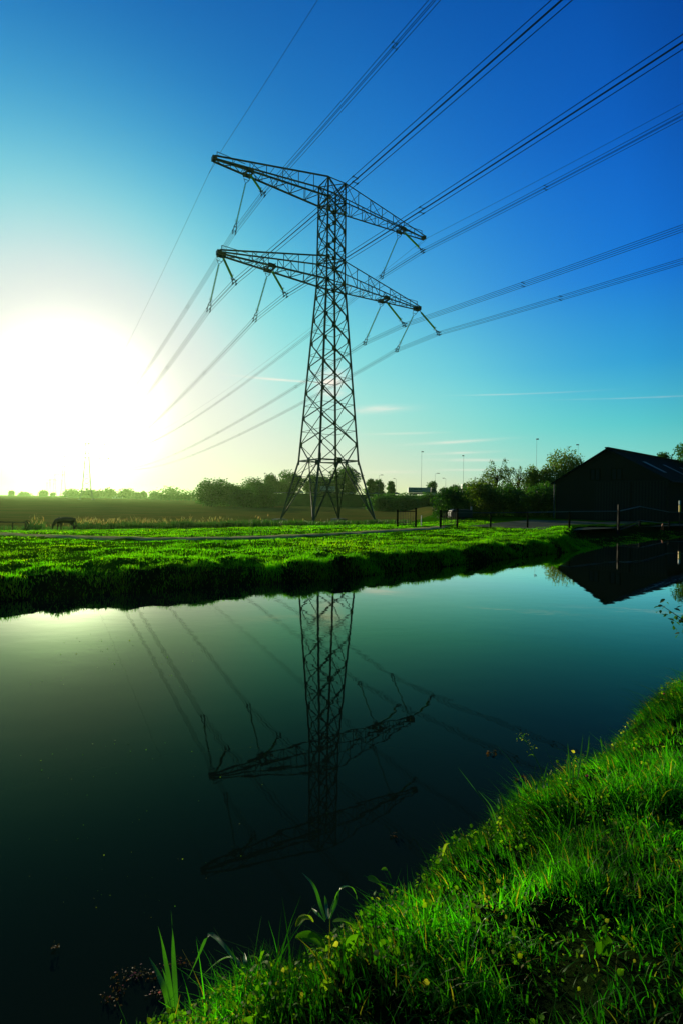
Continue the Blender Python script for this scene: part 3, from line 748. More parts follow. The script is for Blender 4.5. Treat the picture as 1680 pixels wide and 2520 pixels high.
# reeds along the ditch behind the turf
def reeds():
    Vs, Fs, Cs = [], [], []; off = 0; PV, PF, PC = [], [], []; poff = 0
    pts = [(x, y, hgt, n, pl_) for x, y, hgt, n, pl_ in ((70, 1304, 24, 260, .5), (110, 1304, 10, 120, .2), (150, 1304, 9, 200, .1), (230, 1304.5, 22, 1000, .5), (320, 1304.5, 23, 1000, .45), (420, 1304, 21, 1000, .3), (520, 1303, 16, 1000, .2),
                                                   (610, 1301, 16, 800, .1), (700, 1300, 15, 700, .03), (790, 1298, 12, 600, .02), (880, 1296, 10, 600, 0), (960, 1295, 9, 500, 0), (40, 1304, 7, 200, 0))]
    for px, py, hp, n, pf in pts:
        Y = 49 + 5 * rng.random(n) + (4 if px > 640 else 0); xx = px + (rng.random(n) - .5) * 105
        if px in (70,): xx = px + rng.random(n) * 38 + 2
        X = (xx - 840) / F * Y; z = land_z(X, Y, rough=False)
        hh = hp / F * 51 * (.55 + .6 * rng.random(n)) * (.8 + .5 * vnoise(X * .5, Y * 0 + 2)) + .25
        V, Fc, C = blades(np.stack([X, Y, z], -1), hh, .045 + .04 * rng.random(n), rng.random(n) * 6.28, .1 + .35 * rng.random(n), 3, tints(n, .35, .08), twist=rng.random(n) * 6.28)
        Vs.append(V); Fs.append(Fc + off); Cs.append(C); off += len(V)
        sel = rng.random(n) < pf * .26
        if sel.any():
            m_ = int(sel.sum()); c = np.stack([X[sel], Y[sel], z[sel] + hh[sel] * (.85 + .25 * rng.random(m_))], -1)
            V, Fc, C = blades(c, .28 + .2 * rng.random(m_), .07 + .05 * rng.random(m_), rng.random(m_) * 6.28, .2 + .6 * rng.random(m_), 2, tints(m_, .3, 0), twist=rng.random(m_) * 6.28)
            PV.append(V); PF.append(Fc + poff); PC.append(C); poff += len(V)
    o = link('reed_bed', np_mesh('reed_bed', np.concatenate(Vs), np.concatenate(Fs), np.concatenate(Cs)), M['reed']); tag(o, 'band of green reeds along the ditch before the ploughed field', 'reeds', kind='stuff')
    p_ = link('seed_heads', np_mesh('seed_heads', np.concatenate(PV), np.concatenate(PF), np.concatenate(PC)), M['plume'], o); p_['kind'] = 'stuff'
reeds()
# ------------------------------------------------------------------ foreground bank
def fore_grass():
    n = 260000
    s_ = -.9 + 9.4 * rng.random(n) ** 1.35; nn = -.55 + 2.65 * rng.random(n)
    cl = vnoise(s_ * 5, nn * 5) * 1.2 + vnoise(s_ * 2.1 + 5, nn * 2.1)
    keep = rng.random(n) < np.clip(.62 + .9 * cl, .12, 1) * (1 - .45 * (1 - sstep(.45, .95, nn)) * (1 - sstep(2.0, 3.2, s_))) * (1 - .5 * sstep(1.05, 1.3, nn) * (1 - sstep(1.6, 2.4, s_)))
    z = bank_z(s_, nn); keep &= z > .05
    s_, nn, z, cl = s_[keep], nn[keep], z[keep], cl[keep]; N = len(s_)
    xy = NS[None] * s_[:, None] + NN[None] * nn[:, None]
    h = (.04 + .085 * rng.random(N) ** 1.5) * (1 + .8 * np.clip(cl, -.4, .8))
    long_ = rng.random(N) < .03; h[long_] *= 1.9
    head = rng.random(N) * 6.283
    # blades near the edge hang out over the water
    edge = nn > 1.3; head[edge] = math.atan2(NN[1], NN[0]) + (rng.random(edge.sum()) - .5) * 2.4
    V, Fc, C = blades(np.column_stack([xy, z - .01]), h, .0036 + .0048 * rng.random(N), head, .2 + 1.1 * rng.random(N) ** 1.3 + .3 * edge, 4, tints(N, .45, .04, .07, (8, 1.1, 10)) * (.50 + 1.45 * sstep(-.45, .45, vnoise(s_ * 2.4 + 3, nn * 2.4) + .7 * vnoise(s_ * 6, nn * 6 + 4)))[:, None] * (1 - .4 * sstep(.1, .5, vnoise(s_ * 1.1 + 20, nn * 1.3))[:, None] * np.array([1, .6, 0])), twist=head + np.pi / 2 + (rng.random(N) - .5) * 2)
    o = link('bank_grass', np_mesh('bank_grass', V, Fc, C, smooth=True), M['blade']); tag(o, 'dense green grass growing on the near canal bank', 'grass', kind='stuff')
fore_grass()
def fore_weeds():
    n = 62000
    s_ = -.9 + 8.5 * rng.random(n) ** 1.7; nn = .35 + 1.75 * rng.random(n) ** .62
    dens = vnoise(s_ * 2.7 + 3, nn * 2.7) + .55 * sstep(1.0, 1.6, nn) - .25 * sstep(1.2, 3.0, s_) - .1
    keep = rng.random(n) < np.clip(.34 + 1.4 * dens, .02, 1)
    z = bank_z(s_, nn); keep &= z > .04
    s_, nn, z = s_[keep], nn[keep], z[keep]; N = len(s_)
    xy = NS[None] * s_[:, None] + NN[None] * nn[:, None]
    zz = z + .015 + .10 * rng.random(N)
    V, Fc, C = leaves(np.column_stack([xy, zz]), (.010 + .020 * rng.random(N) ** 2.2)[:], .7, .9, tints(N, .5, .08, .09))
    o = link('weed_cover', np_mesh('weed_cover', V, Fc, C, smooth=True), M['weed']); tag(o, 'mat of small leafy weeds among the grass at the water edge', 'weeds', kind='stuff')
fore_weeds()
def g_near(px, py, zr=.1):
    """spot on the near bank seen at a photo pixel, zr above the soil"""
    p1 = at(px, py, 1.); Y = 2.
    for _ in range(50):
        X = p1.x * Y; s_ = X * NS[0] + Y * NS[1]; n_ = X * NN[0] + Y * NN[1]
        z = max(float(bank_z(np.array([s_]), np.array([n_]))[0]) + zr, 0.0)
        Y = Y * .7 + .3 * (CAM - z) / (CAM - p1.z)
    return Vector((p1.x * Y, Y, CAM + (p1.z - CAM) * Y))
def ribbon(mb, pts, w, fold=.25, roll=0.0):
    """leaf blade along pts: width w at each point, folded along its midrib"""
    pts = [Vector(p) for p in pts]; m = len(pts); o = len(mb.v)
    for i, p in enumerate(pts):
        z = (pts[min(i + 1, m - 1)] - pts[max(i - 1, 0)]).normalized()
        view = (Vector((0, 0, CAM)) - p).normalized(); x = z.cross(view).normalized()
        x = Matrix.Rotation(roll, 3, z) @ x; y = x.cross(z)
        mb.v += [tuple(p - x * w[i] / 2 + y * w[i] * fold), tuple(p), tuple(p + x * w[i] / 2 + y * w[i] * fold)]
    for i in range(m - 1):
        a = o + 3 * i; mb.f += [(a, a + 1, a + 4, a + 3), (a + 1, a + 2, a + 5, a + 4)]
def curve3(ctrl, n=14):
    L = smooth_line([Vector(c) for c in ctrl], max(2, n // max(1, len(ctrl) - 1))); return [Vector(p) for p in L]
def taper(n, w, base=.55, peak=.45):
    o_ = []
    for i in range(n):
        t = i / (n - 1); o_.append(w * ((base + (1 - base) * min(1, t / peak)) if t < peak else max(0.02, 1 - ((t - peak) / (1 - peak)) ** 1.6)))
    return o_
def plain(me, c=(1, 1, 1)):
    ca = me.color_attributes.new('tint', 'FLOAT_COLOR', 'POINT'); n = len(me.vertices)
    v = np.ones((n, 4), dtype=np.float32); v[:, :3] = c; ca.data.foreach_set('color', v.ravel())
def blade_plant(name, label, cat, Y, lvs, matn='iris', group=None, roll=.3):
    """lvs: list of (pixel control points from root to tip, width, tint)"""
    p0 = at(*lvs[0][0][0], Y); r = thing(name, label, cat, p0, 0, group)
    for ctrl, w, tn in lvs:
        n = len(ctrl); pts = [at(x, y, Y + (.03 * i if i else 0) + random.uniform(-.03, .03)) - p0 for i, (x, y) in enumerate(ctrl)]
        c3 = curve3(pts, 16); g = MB(); ribbon(g, c3, taper(len(c3), w), .22, random.uniform(-roll, roll)); me = g.mesh('leaf', True); plain(me, tn)
        link('leaf', me, M[matn], r)
    return r
G1, G2 = (1, 1, 1), (1.25, 1.2, .9)
blade_plant('iris_plant', 'tall iris with four upright sword leaves rising from the water at the bottom', 'plant', 1.75, [
    ([(438, 2545), (432, 2440), (426, 2340), (421, 2240)], .017, G1), ([(432, 2545), (420, 2440), (404, 2350), (389, 2280)], .016, G2),
    ([(424, 2545), (408, 2450), (390, 2400), (367, 2357)], .017, G2), ([(434, 2545), (424, 2480), (410, 2420), (399, 2384)], .013, G1), ([(425, 2545), (418, 2510), (412, 2490)], .012, G1)])
blade_plant('reed_plant', 'young reed with one leaf folded over like a tent at the water edge', 'plant', 1.85, [
    ([(612, 2400), (585, 2370), (552, 2330), (521, 2302), (508, 2312), (494, 2345), (476, 2385), (462, 2413)], .018, G1),
    ([(600, 2405), (588, 2370), (570, 2358), (548, 2362), (520, 2382), (488, 2413)], .014, (2.0, 1.5, 1)), ([(608, 2400), (603, 2370), (602, 2346)], .016, G1)])
blade_plant('reed_plant', 'dark sedge with long pointed leaf and pale bent leaf, right of folded reed', 'plant', 2.0, [
    ([(800, 2265), (786, 2225), (770, 2180), (743, 2148)], .018, G1), ([(808, 2262), (822, 2220), (838, 2188), (862, 2184), (874, 2200), (878, 2215)], .011, (2.2, 1.7, 1)),
    ([(806, 2262), (803, 2230), (799, 2204)], .015, G1), ([(800, 2270), (780, 2250), (767, 2236)], .015, G2), ([(812, 2262), (826, 2225), (836, 2186)], .014, G1)])
blade_plant('grass_tuft', 'single tall dark grass leaf leaning left over the water, mid bank', 'plant', 2.55, [
    ([(1216, 2030), (1200, 1990), (1160, 1935), (1125, 1888)], .013, (.8, .85, .8)), ([(1222, 2030), (1205, 1985), (1175, 1946)], .016, G1), ([(1228, 2020), (1226, 1985), (1224, 1963)], .012, G1)])
blade_plant('grass_tuft', 'upright clump of rushes standing at the bank edge below the clover', 'plant', 3.0, [
    ([(1402, 1930), (1401, 1880), (1396, 1828)], .012, G1), ([(1420, 1920), (1428, 1870), (1434, 1806)], .010, G1), ([(1440, 1880), (1447, 1845), (1449, 1810)], .009, G1), ([(1395, 1925), (1394, 1900), (1398, 1850)], .010, G2),
    ([(1408, 1930), (1410, 1890), (1412, 1860)], .010, G1), ([(1482, 1850), (1478, 1820), (1475, 1812)], .010, G1)])
blade_plant('grass_tuft', 'pair of thin upright blades beside the flowering grass stalk', 'plant', 2.75, [
    ([(1334, 1940), (1340, 1910), (1348, 1876)], .011, G1), ([(1318, 1945), (1319, 1935), (1319, 1923)], .012, G1), ([(1345, 1935), (1344, 1928), (1342, 1925)], .01, G1)])
blade_plant('grass_tuft', 'arching yellowish stem bent over the shaded hollow in the bank', 'plant', 1.75, [
    ([(1290, 2330), (1275, 2310), (1262, 2307), (1248, 2308)], .006, (4, 2.2, 2)), ([(1160, 2330), (1175, 2290), (1195, 2260), (1220, 2250)], .006, (3, 1.8, 1))])
def flowering_grass():
    Y = 2.65; p0 = at(1342, 1940, Y)
    r = thing('flowering_grass', 'thin grass stalk with a loose pale green seed head over the dark water', 'plant', p0)
    st = curve3([at(x, y, Y) - p0 for x, y in ((1342, 1940), (1330, 1895), (1315, 1862), (1300, 1835), (1284, 1815))], 16)
    g = MB(); g.tube(st, .0016, 5); me = g.mesh('stalk', True); plain(me); link('stalk', me, M['iris'], r)
    c = []
    for i in range(34):
        t = random.random(); q = st[int(len(st) * (.62 + .37 * t))]; c.append(q + Vector((random.gauss(0, .012), random.gauss(0, .012), random.gauss(.006, .012))))
    V, Fc, C = leaves(np.array([tuple(q) for q in c]), np.full(34, .013), .5, .8, tints(34, .3, .4, .2))
    link('seed_head', np_mesh('seed_head', V, Fc, C), M['weed'], r)
    g = MB(); l3 = curve3([at(x, y, Y) - p0 for x, y in ((1314, 1864), (1308, 1858), (1297, 1862))], 8); ribbon(g, l3, taper(len(l3), .009)); me = g.mesh('leaf'); plain(me, (2, 1.6, 1)); link('leaf', me, M['weed'], r)
flowering_grass()
def broad_plant(name, label, lv, Y, matn='weed'):
    """lv: (root px, tip px, width, tint)"""
    p0 = at(*lv[0][0], Y); r = thing(name, label, 'plant', p0)
    for a, e, w, tn in lv:
        m_ = ((a[0] + e[0]) / 2 + random.uniform(-4, 4), (a[1] + e[1]) / 2 - 10)
        c3 = curve3([at(*a, Y + .02) - p0, at(*m_, Y) - p0, at(*e, Y - .03) - p0], 14)
        g = MB(); n = len(c3); ribbon(g, c3, [w * max(.05, math.sin(math.pi * (.08 + .9 * i / (n - 1))) ** .75) for i in range(n)], .14, random.uniform(-.5, .5))
        me = g.mesh('leaf', True); plain(me, tn); link('leaf', me, M[matn], r)
broad_plant('butterbur_plant', 'large round dark butterbur leaf at the bank edge above the white leaves', [((952, 2205), (906, 2168), .075, (.75, .85, .7)), ((960, 2162), (938, 2142), .02, G1)], 2.05)
broad_plant('dock_plant', 'dock plant with long smooth leaves lying over the lower bank', [((800, 2330), (727, 2310), .045, (.8, .9, .8)), ((880, 2290), (820, 2270), .04, G1), ((860, 2360), (872, 2300), .05, (.9, 1, .8)), ((930, 2400), (968, 2370), .04, (.8, .9, .7)), ((830, 2400), (800, 2360), .03, G2)], 1.85)
broad_plant('nettle_plant', 'small nettle with four pointed leaves crossed at its top beside the folded reed', [((640, 2372), (614, 2358), .016, G1), ((640, 2372), (662, 2354), .016, G1), ((641, 2374), (666, 2388), .02, G2), ((640, 2370), (646, 2342), .014, G2), ((640, 2378), (618, 2392), .018, G1)], 1.85)
broad_plant('withered_leaf', 'pale yellow withered leaf curled over the bank edge', [((765, 2262), (728, 2282), .03, (2.4, 1.3, 2)), ((770, 2270), (735, 2258), .02, (2.8, 1.5, 3))], 1.95)
broad_plant('withered_leaf', 'pale crumpled leaf on a shaded tuft near the bottom of the bank', [((795, 2420), (820, 2448), .035, (2.6, 1.5, 3)), ((800, 2440), (812, 2418), .03, (2.2, 1.3, 2))], 1.72)
broad_plant('withered_leaf', 'cream curled leaf sticking up on the crest of the bank', [((1088, 2108), (1106, 2076), .012, (3, 1.5, 4)), ((1096, 2106), (1076, 2112), .014, (2.2, 1.3, 3))], 2.2)
broad_plant('withered_leaf', 'whitish leaf at the bank edge right of the leaning grass leaf', [((1222, 2028), (1236, 2018), .02, (3.2, 1.6, 4)), ((1230, 2030), (1222, 2022), .02, (2.6, 1.5, 3))], 2.45)
broad_plant('moss_patch', 'square patch of moss lit green in the dark grass at the bottom right', [((1474, 2350), (1478, 2318), .018, (.5, .6, .4)), ((1484, 2352), (1486, 2306), .018, (.45, .55, .4)), ((1493, 2354), (1494, 2304), .016, (.5, .6, .4)), ((1500, 2356), (1499, 2322), .015, (.4, .5, .4)), ((1480, 2345), (1490, 2330), .02, (.45, .55, .35))], 1.45)
def clover(label, px, py, Y):
    p0 = at(px, py + 26, Y); r = thing('clover_flower', label, 'flower', p0, 0, 'red clover flowers on the bank')
    g = MB(); g.tube([Vector((0, 0, 0)), at(px, py, Y) - p0], .0015, 5); me = g.mesh('stem'); plain(me); link('stem', me, M['iris'], r)
    g = MB(); c0 = at(px, py, Y) - p0
    for i in range(26):
        th = random.random() * 6.28; u = random.random() * 1.5 - .5; dv = Vector((math.cos(th) * math.sqrt(max(0, 1 - u * u)), math.sin(th) * math.sqrt(max(0, 1 - u * u)), u))
        g.bar(c0 + dv * .002, c0 + dv * .008, .003)
    g.build('flower_head', M['red'], r)
clover('small round red clover flower just above the rushes on the bank', 1444, 1910, 2.75)
clover('red flower at the far upper end of the near bank, by the right edge', 1634, 1708, 4.2)
# floating bits
def floating():
    # clump of weed near the iris
    N = 260; c = []
    for (x, y, sx_, sy_, k_) in ((330, 2400, 26, 10, 70), (292, 2440, 14, 16, 50), (385, 2405, 20, 12, 40), (445, 2370, 14, 8, 40), (395, 2450, 18, 8, 40), (262, 2462, 10, 5, 20)):
        for i in range(k_):
            p = at(x + random.gauss(0, sx_), y + random.gauss(0, sy_), 1); Y = CAM / (CAM - p.z); c.append((p.x * Y, Y, .004 + random.random() * .006))
    c = np.array(c); V, Fc, C = leaves(c, .006 + .010 * rng.random(len(c)), .5, .2, tints(len(c), .5, .2, .12), fold=.05)
    o = link('floating_debris', np_mesh('floating_debris', V, Fc, C), M['dry']); tag(o, 'brown rotting leaves and scum floating round the iris', 'debris', kind='stuff')
    c = []
    for (x0, y0, x1, y1, k_) in ((60, 1600, 500, 1700, 30), (40, 1800, 420, 2100, 34), (60, 2080, 480, 2280, 20), (150, 1560, 330, 1640, 26), (400, 1700, 700, 2200, 14)):
        for i in range(k_):
            p = at(random.uniform(x0, x1), random.uniform(y0, y1), 1); Y = CAM / (CAM - p.z); c.append((p.x * Y, Y, .006))
    c = np.array(c); V, Fc, C = leaves(c, .003 * c[:, 1] * (.35 + .55 * rng.random(len(c))), .8, .15, tints(len(c), .4, .2), fold=.05)
    o = link('duckweed', np_mesh('duckweed', V, Fc, C), M['weed']); tag(o, 'tiny green duckweed specks scattered on the dark water', 'duckweed', kind='stuff')
    for lab, px, py, n, sp_ in (('small brownish leaf cluster floating alone at the lower left', 133, 2335, 9, 5), ('pale leaf floating in dark water left of the bank crest', 968, 2060, 7, 5), ('floating weed scrap right of the mirrored arm, below the flowering stalk', 1284, 1920, 16, 9), ('floating weed scrap left of the flowering stalk', 1210, 1858, 12, 6)):
        c = []
        for i in range(n):
            p = at(px + random.gauss(0, sp_), py + random.gauss(0, sp_ * .6), 1); Y = CAM / (CAM - p.z); c.append((p.x * Y, Y, .008 + .01 * random.random()))
        c = np.array(c); V, Fc, C = leaves(c, .008 * c[:, 1] * (.6 + .6 * rng.random(n)), .5, .4, tints(n, .3, .2))
        tag(link('floating_leaves', np_mesh('floating_leaves', V, Fc, C), M['dry']), lab, 'leaves', 'floating leaf clusters')
floating()

# ------------------------------------------------------------------ trees
def tree(label, px, top, Y, wpx, base=None, kind='round', matn='tree', n=1500, leaf=None, group='trees beyond the field', name='tree', cat='tree', trunk=.28, seed=None, dens=1.0, gz=None):
    """px, top, wpx: where the photo shows the crown's axis, its top and its width; Y: distance"""
    pt = at(px, top, Y); gz = float(land_z(pt.x, Y, rough=False)) if gz is None else gz
    H = pt.z - gz; Wd = wpx / F * Y; root = thing(name, label, cat, (pt.x, Y, gz), 0, group)
    rs = np.random.default_rng(int(px * 13 + top)); leaf = leaf or max(.2, Y * 3.4 / F); n = int(n * 3.0); leaf *= 1.0 if kind == 'airy' else 1.18
    ctr = []; limbs = []
    nb = {'round': 26, 'bush': 22, 'tall': 20, 'willow': 30, 'airy': 24}[kind]
    z0 = {'round': .22, 'bush': .02, 'tall': .18, 'willow': .22, 'airy': .25}[kind]
    for i in range(nb):
        u = rs.random(); th = rs.random() * 6.283
        zf = z0 + (1 - z0) * (i + .5) / nb
        if kind in ('round', 'bush', 'willow', 'airy'): prof = math.sqrt(max(.03, 1 - ((zf - (.55 if kind != 'bush' else .35)) / (.5 if kind != 'bush' else .68)) ** 2))
        else: prof = max(.12, (1.05 - zf) ** .55 * .95)
        rr = Wd / 2 * prof * (.35 + .6 * math.sqrt(u)) * .88
        c_ = Vector((rr * math.cos(th), rr * math.sin(th), zf * H * .97 - (0 if kind != 'tall' else 0)))
        ctr.append(c_)
    g = MB(); tr = max(.08, H * .018)
    tw = [Vector((0, 0, -.3)), Vector((rs.normal(0, .02) * H, rs.normal(0, .02) * H, H * .3)), Vector((rs.normal(0, .02) * H, 0, H * .62)), Vector((0, 0, H * .9))]
    if kind == 'airy': tw = tw[:2] + [Vector((0, 0, H * .46)), Vector((.02 * H, 0, H * .6))]
    g.tube(smooth_line(tw, 4), list(np.linspace(tr * 1.25, tr * .2, 13)), 7)
    for c_ in ctr[::2] if kind != 'airy' else []:
        z_s = max(H * .12, c_.z * .55); a = Vector((0, 0, z_s)); mid = a.lerp(c_, .55) + Vector((0, 0, H * .03))
        g.tube([a, mid, c_], [tr * .5, tr * .3, tr * .1], 5)
    g.build('trunk', M['bark'], root, True)
    per = max(6, int(n * dens / nb)); P_ = []
    for c_ in ctr:
        sc = Wd * {'round': .19, 'bush': .21, 'tall': .20, 'willow': .15, 'airy': .10}[kind] * (.7 + .6 * rs.random())
        sv = np.array([sc, sc, sc * (.75 if kind != 'willow' else 1.5)])
        q = rs.normal(0, 1, (per, 3)); q = q / np.linalg.norm(q, axis=1)[:, None] * (rs.random(per) ** .45)[:, None] * 1.5
        q = np.array(tuple(c_)) + q * sv
        if kind == 'willow': q[:, 2] -= rs.random(per) ** 2 * H * .16
        P_.append(q)
    if kind == 'airy':
        P_ = []; tg_ = MB()
        for i in range(46):
            th = rs.random() * 6.283; r1 = Wd / 2 * (.25 + .75 * math.sqrt(rs.random())); zt = H * (.45 + .52 * rs.random()) * (1 - .25 * (r1 / (Wd / 2)) ** 2)
            a = Vector((0, 0, H * (.15 + .4 * rs.random()))); e = Vector((r1 * math.cos(th), r1 * math.sin(th), zt)); mid = a.lerp(e, .5) + Vector((0, 0, H * .08))
            tip = e + Vector((.25 * r1 * math.cos(th), .25 * r1 * math.sin(th), -H * (.06 + .12 * rs.random())))
            ln_ = smooth_line([a, mid, e, tip], 5); tg_.tube(ln_, list(np.linspace(tr * .24, tr * .05, len(ln_))), 4)
            m_ = max(6, int(n * dens / 46)); u = (.35 + .65 * rs.random(m_)) * (len(ln_) - 1); i0 = u.astype(int).clip(0, len(ln_) - 2); f_ = (u - i0)[:, None]
            q = ln_[i0] * (1 - f_) + ln_[i0 + 1] * f_ + rs.normal(0, .16, (m_, 3)); q[:, 2] -= np.abs(rs.normal(0, .3, m_)); P_.append(q)
        tg_.build('branch', M['bark'], root, True)
    P_ = np.concatenate(P_); P_ = P_[P_[:, 2] > .05]
    lum = .75 + .5 * rs.random(len(P_))
    tn = np.stack([lum * (1 + .3 * (rs.random(len(P_)) - .5)), lum, lum], -1)
    V, Fc, C = leaves(P_, leaf * (.7 + .6 * rs.random(len(P_))), .62, .9, tn, droop=.9 if kind == 'willow' else .2)
    link('crown', np_mesh('crown', V, Fc, C), M[matn], root)
    return root
RD = 262.0           # distance of the raised road
T = tree
T('broad dark dome-shaped tree at the left end of the wood, behind the field', 522, 1190, 200, 82, n=2600)
T('lower dark dome tree leaning on the dome-shaped tree, left of the bushes', 572, 1197, 205, 50, n=1700)
T('bushy tree between the dome trees and the pylon, with a rounded top', 622, 1184, 215, 62, n=2000)
T('low bush in front of the wood, left of the pylon legs', 655, 1198, 200, 52, kind='bush', n=1500)
T('wide low bush filling the gap behind the left pylon leg', 600, 1206, 190, 70, kind='bush', n=1500)
T('slim pale-topped tree standing left of the pylon leg', 671, 1171, 285, 38, n=1500, gz=2)
T('full tree seen through the left pylon leg', 715, 1168, 290, 62, n=2200, gz=2)
T('tree with gaps seen between the two middle pylon legs', 775, 1171, 295, 52, n=1500, gz=2)
T('large round tree seen through the right half of the pylon', 845, 1158, 295, 76, n=3000, gz=2)
T('small tree under the large round tree, behind the pylon', 806, 1180, 300, 34, n=900, gz=2)
T('pointed tree right of the pylon, before the gap', 912, 1180, 310, 26, kind='tall', n=900, gz=3)
T('broad pointed tree beside the low street lamp', 932, 1183, 312, 26, kind='tall', n=900, gz=3)
T('small pointed tree between two low street lamps', 962, 1185, 318, 20, kind='tall', n=800, gz=3)
T('small round tree rising behind the white truck', 1062, 1187, 340, 22, n=700, gz=4)
T('slim bush on the road bank right of the truck', 1092, 1203, 200, 26, kind='bush', n=600, gz=0)
T('ragged bush with two leafy tips right of the truck', 1117, 1197, 190, 28, kind='bush', n=700, gz=0)
# thick bushes and trees left of the barn
GB = 'bushes and trees between road and barn'
T('dark rounded bush at the foot of the willow, nearest the gate', 1120, 1208, 56, 100, kind='bush', matn='tree', n=2600, group=GB)
T('olive bush with drooping twigs right of the gate bush', 1180, 1196, 58, 90, kind='bush', matn='willow', n=3000, group=GB)
T('airy willow with feathery twigs, the taller left one', 1222, 1109, 84, 82, kind='airy', matn='willow', n=760, group=GB, leaf=.26)
T('airy willow with arching bare twigs, the right one', 1276, 1118, 86, 62, kind='airy', matn='willow', n=380, group=GB, leaf=.26)
T('bushy weeping tree with a ragged top left of the tall one', 1326, 1152, 80, 72, kind='willow', matn='willow', n=3200, group=GB)
T('tall weeping tree close beside the barn roof', 1392, 1122, 78, 92, kind='willow', matn='willow', n=4600, group=GB)
T('dark low hedge bush under the willows', 1240, 1205, 60, 110, kind='bush', n=3000, group=GB)
T('dark hedge bush against the barn corner', 1325, 1204, 60, 100, kind='bush', n=3000, group=GB)
T('tree top showing above the barn roof on the right', 1628, 1113, 100, 46, n=1200, group=GB, leaf=.3)
T('tall tree at the right edge beyond the barn, mostly out of view', 1718, 1080, 60, 110, n=3600, group=GB, leaf=.22)
T('long dark hedge on the road bank between pylon and truck, the left one', 945, 1225, 165, 70, kind='bush', n=1800, group=GB, gz=-1.5)
T('long dark hedge on the road bank below the truck, the middle one', 1003, 1224, 160, 76, kind='bush', n=1800, group=GB, gz=-1.5)
T('long dark hedge on the road bank, the right one ending at the gate bush', 1058, 1223, 155, 66, kind='bush', n=1800, group=GB, gz=-1.5)
# far hazy trees on the left horizon
GH = 'small trees along the far horizon'
for lab, px, top, Y, w, kd in (('lone small round tree on the far left horizon', 28, 1209, 900, 9, 'round'), ('small tree group at the foot of the faint pylons', 107, 1209, 900, 16, 'round'),
        ('tiny bush right of the faint pylons', 131, 1214, 900, 7, 'bush'), ('flat hazy hedge low on the far left horizon', 60, 1215, 950, 24, 'bush'),
        ('hazy tree clump behind the second pylon', 178, 1208, 800, 40, 'bush'), ('hazy trees directly right of the second pylon', 213, 1209, 760, 38, 'round'),
        ('hazy round tree, the tallest on the far horizon', 268, 1205, 760, 26, 'round'), ('low hazy trees between second pylon and tallest horizon tree', 243, 1210, 770, 36, 'bush'),
        ('hazy wide tree right of the small farmhouse', 310, 1206, 760, 36, 'round'), ('small hazy tree left of the pointed one', 338, 1214, 720, 20, 'bush'),
        ('small pointed hazy tree near the avenue', 354, 1211, 720, 16, 'tall'), ('hazy dark bush at the left end of the avenue', 380, 1213, 640, 30, 'bush')):
    T(lab, px, top, Y, w, kind=kd, n=420, group=GH, gz=-1.5)
for i in range(9):
    T('slim young avenue tree on the edge of the field' , 398 + i * 9.8, 1216.5, 420, 8.5, kind='round', n=160, group='avenue of slim young trees', gz=-1.5, leaf=.6)
o = tree('long pale hazy hedge behind the avenue of young trees', 440, 1214, 640, 95, kind='bush', n=1000, group=GH, gz=-1.5)
def farmhouse():
    p = at(290, 1222, 780); r = thing('farmhouse', 'tiny pale farmhouse between the far hazy trees', 'house', (p.x, 780, -1.5))
    g = MB(); g.box((0, 0, 2), (14, 8, 4)); g.build('wall', M['white'], r)
    g = MB(); g.prism([(-4.4, 4), (4.4, 4), (0, 8)], 15, axis=0, base=-7.5); g.build('roof', M['roof'], r)
    for x in (-4, 0, 4):
        g = MB(); g.box((x, -4.05, 2), (1.4, .08, 1.6)); g.build('window', M['glass'], r)
farmhouse()
# ------------------------------------------------------------------ raised road with its lamps and traffic
r0 = at(560, 1221, RD + 10); r1 = at(1040, 1217, RD); r2 = at(1180, 1208, 225); r3 = at(1420, 1190, 190)
ZR = 4.9
line = smooth_line([Vector((r0.x - 14, RD + 26, -1.7)), Vector((r0.x + 8, RD + 14, 3.4)), Vector((at(760, 1217, RD).x, RD + 4, ZR)), Vector((r1.x, RD, ZR)), Vector((r2.x, 226, 5.9)), Vector((r3.x, 190, 7)), Vector((r3.x + 60, 150, 7))], 8)
tg = np.gradient(line, axis=0); tg /= np.linalg.norm(tg[:, :2], axis=1)[:, None]; nm_ = np.stack([-tg[:, 1], tg[:, 0]], -1)
def strip(name, offs, matn):
    V = np.array([[(p[0] + n_[0] * o_, p[1] + n_[1] * o_, max(p[2] + dz, -1.5) if dz > -50 else -1.6) for p, n_ in zip(line, nm_)] for o_, dz in offs])
    o = link(name, np_mesh(name, V.reshape(-1, 3), grid_faces(len(offs), len(line))[:, ::-1], smooth=True), M[matn]); tag(o, kind='structure')
strip('road_embankment', [(-24, -99), (-16, -3.2), (-7, -.12), (7, -.12), (16, -4), (26, -99)], 'slope')
strip('road', [(-6, 0), (6, 0)], 'road')
def rail():
    r = thing('guard_rail', 'pale guard rail along the edge of the raised road', 'guard rail', tuple(line[20]))
    g = MB(); o0 = Vector(line[20])
    pts = [Vector((p[0] - n_[0] * 6.4, p[1] - n_[1] * 6.4, p[2] + .62)) - o0 for p, n_ in zip(line, nm_)][6:40]
    for a, e in zip(pts, pts[1:]): g.bar(a, e, .06, .32)
    g.build('beam', M['lampmetal'], r)
    g = MB()
    for a, e in zip(pts, pts[1:]):
        for k_ in range(3): q = a.lerp(e, k_ / 3); g.bar(q - Vector((0, 0, .7)), q, .12)
    g.build('post', M['lampmetal'], r)
rail()
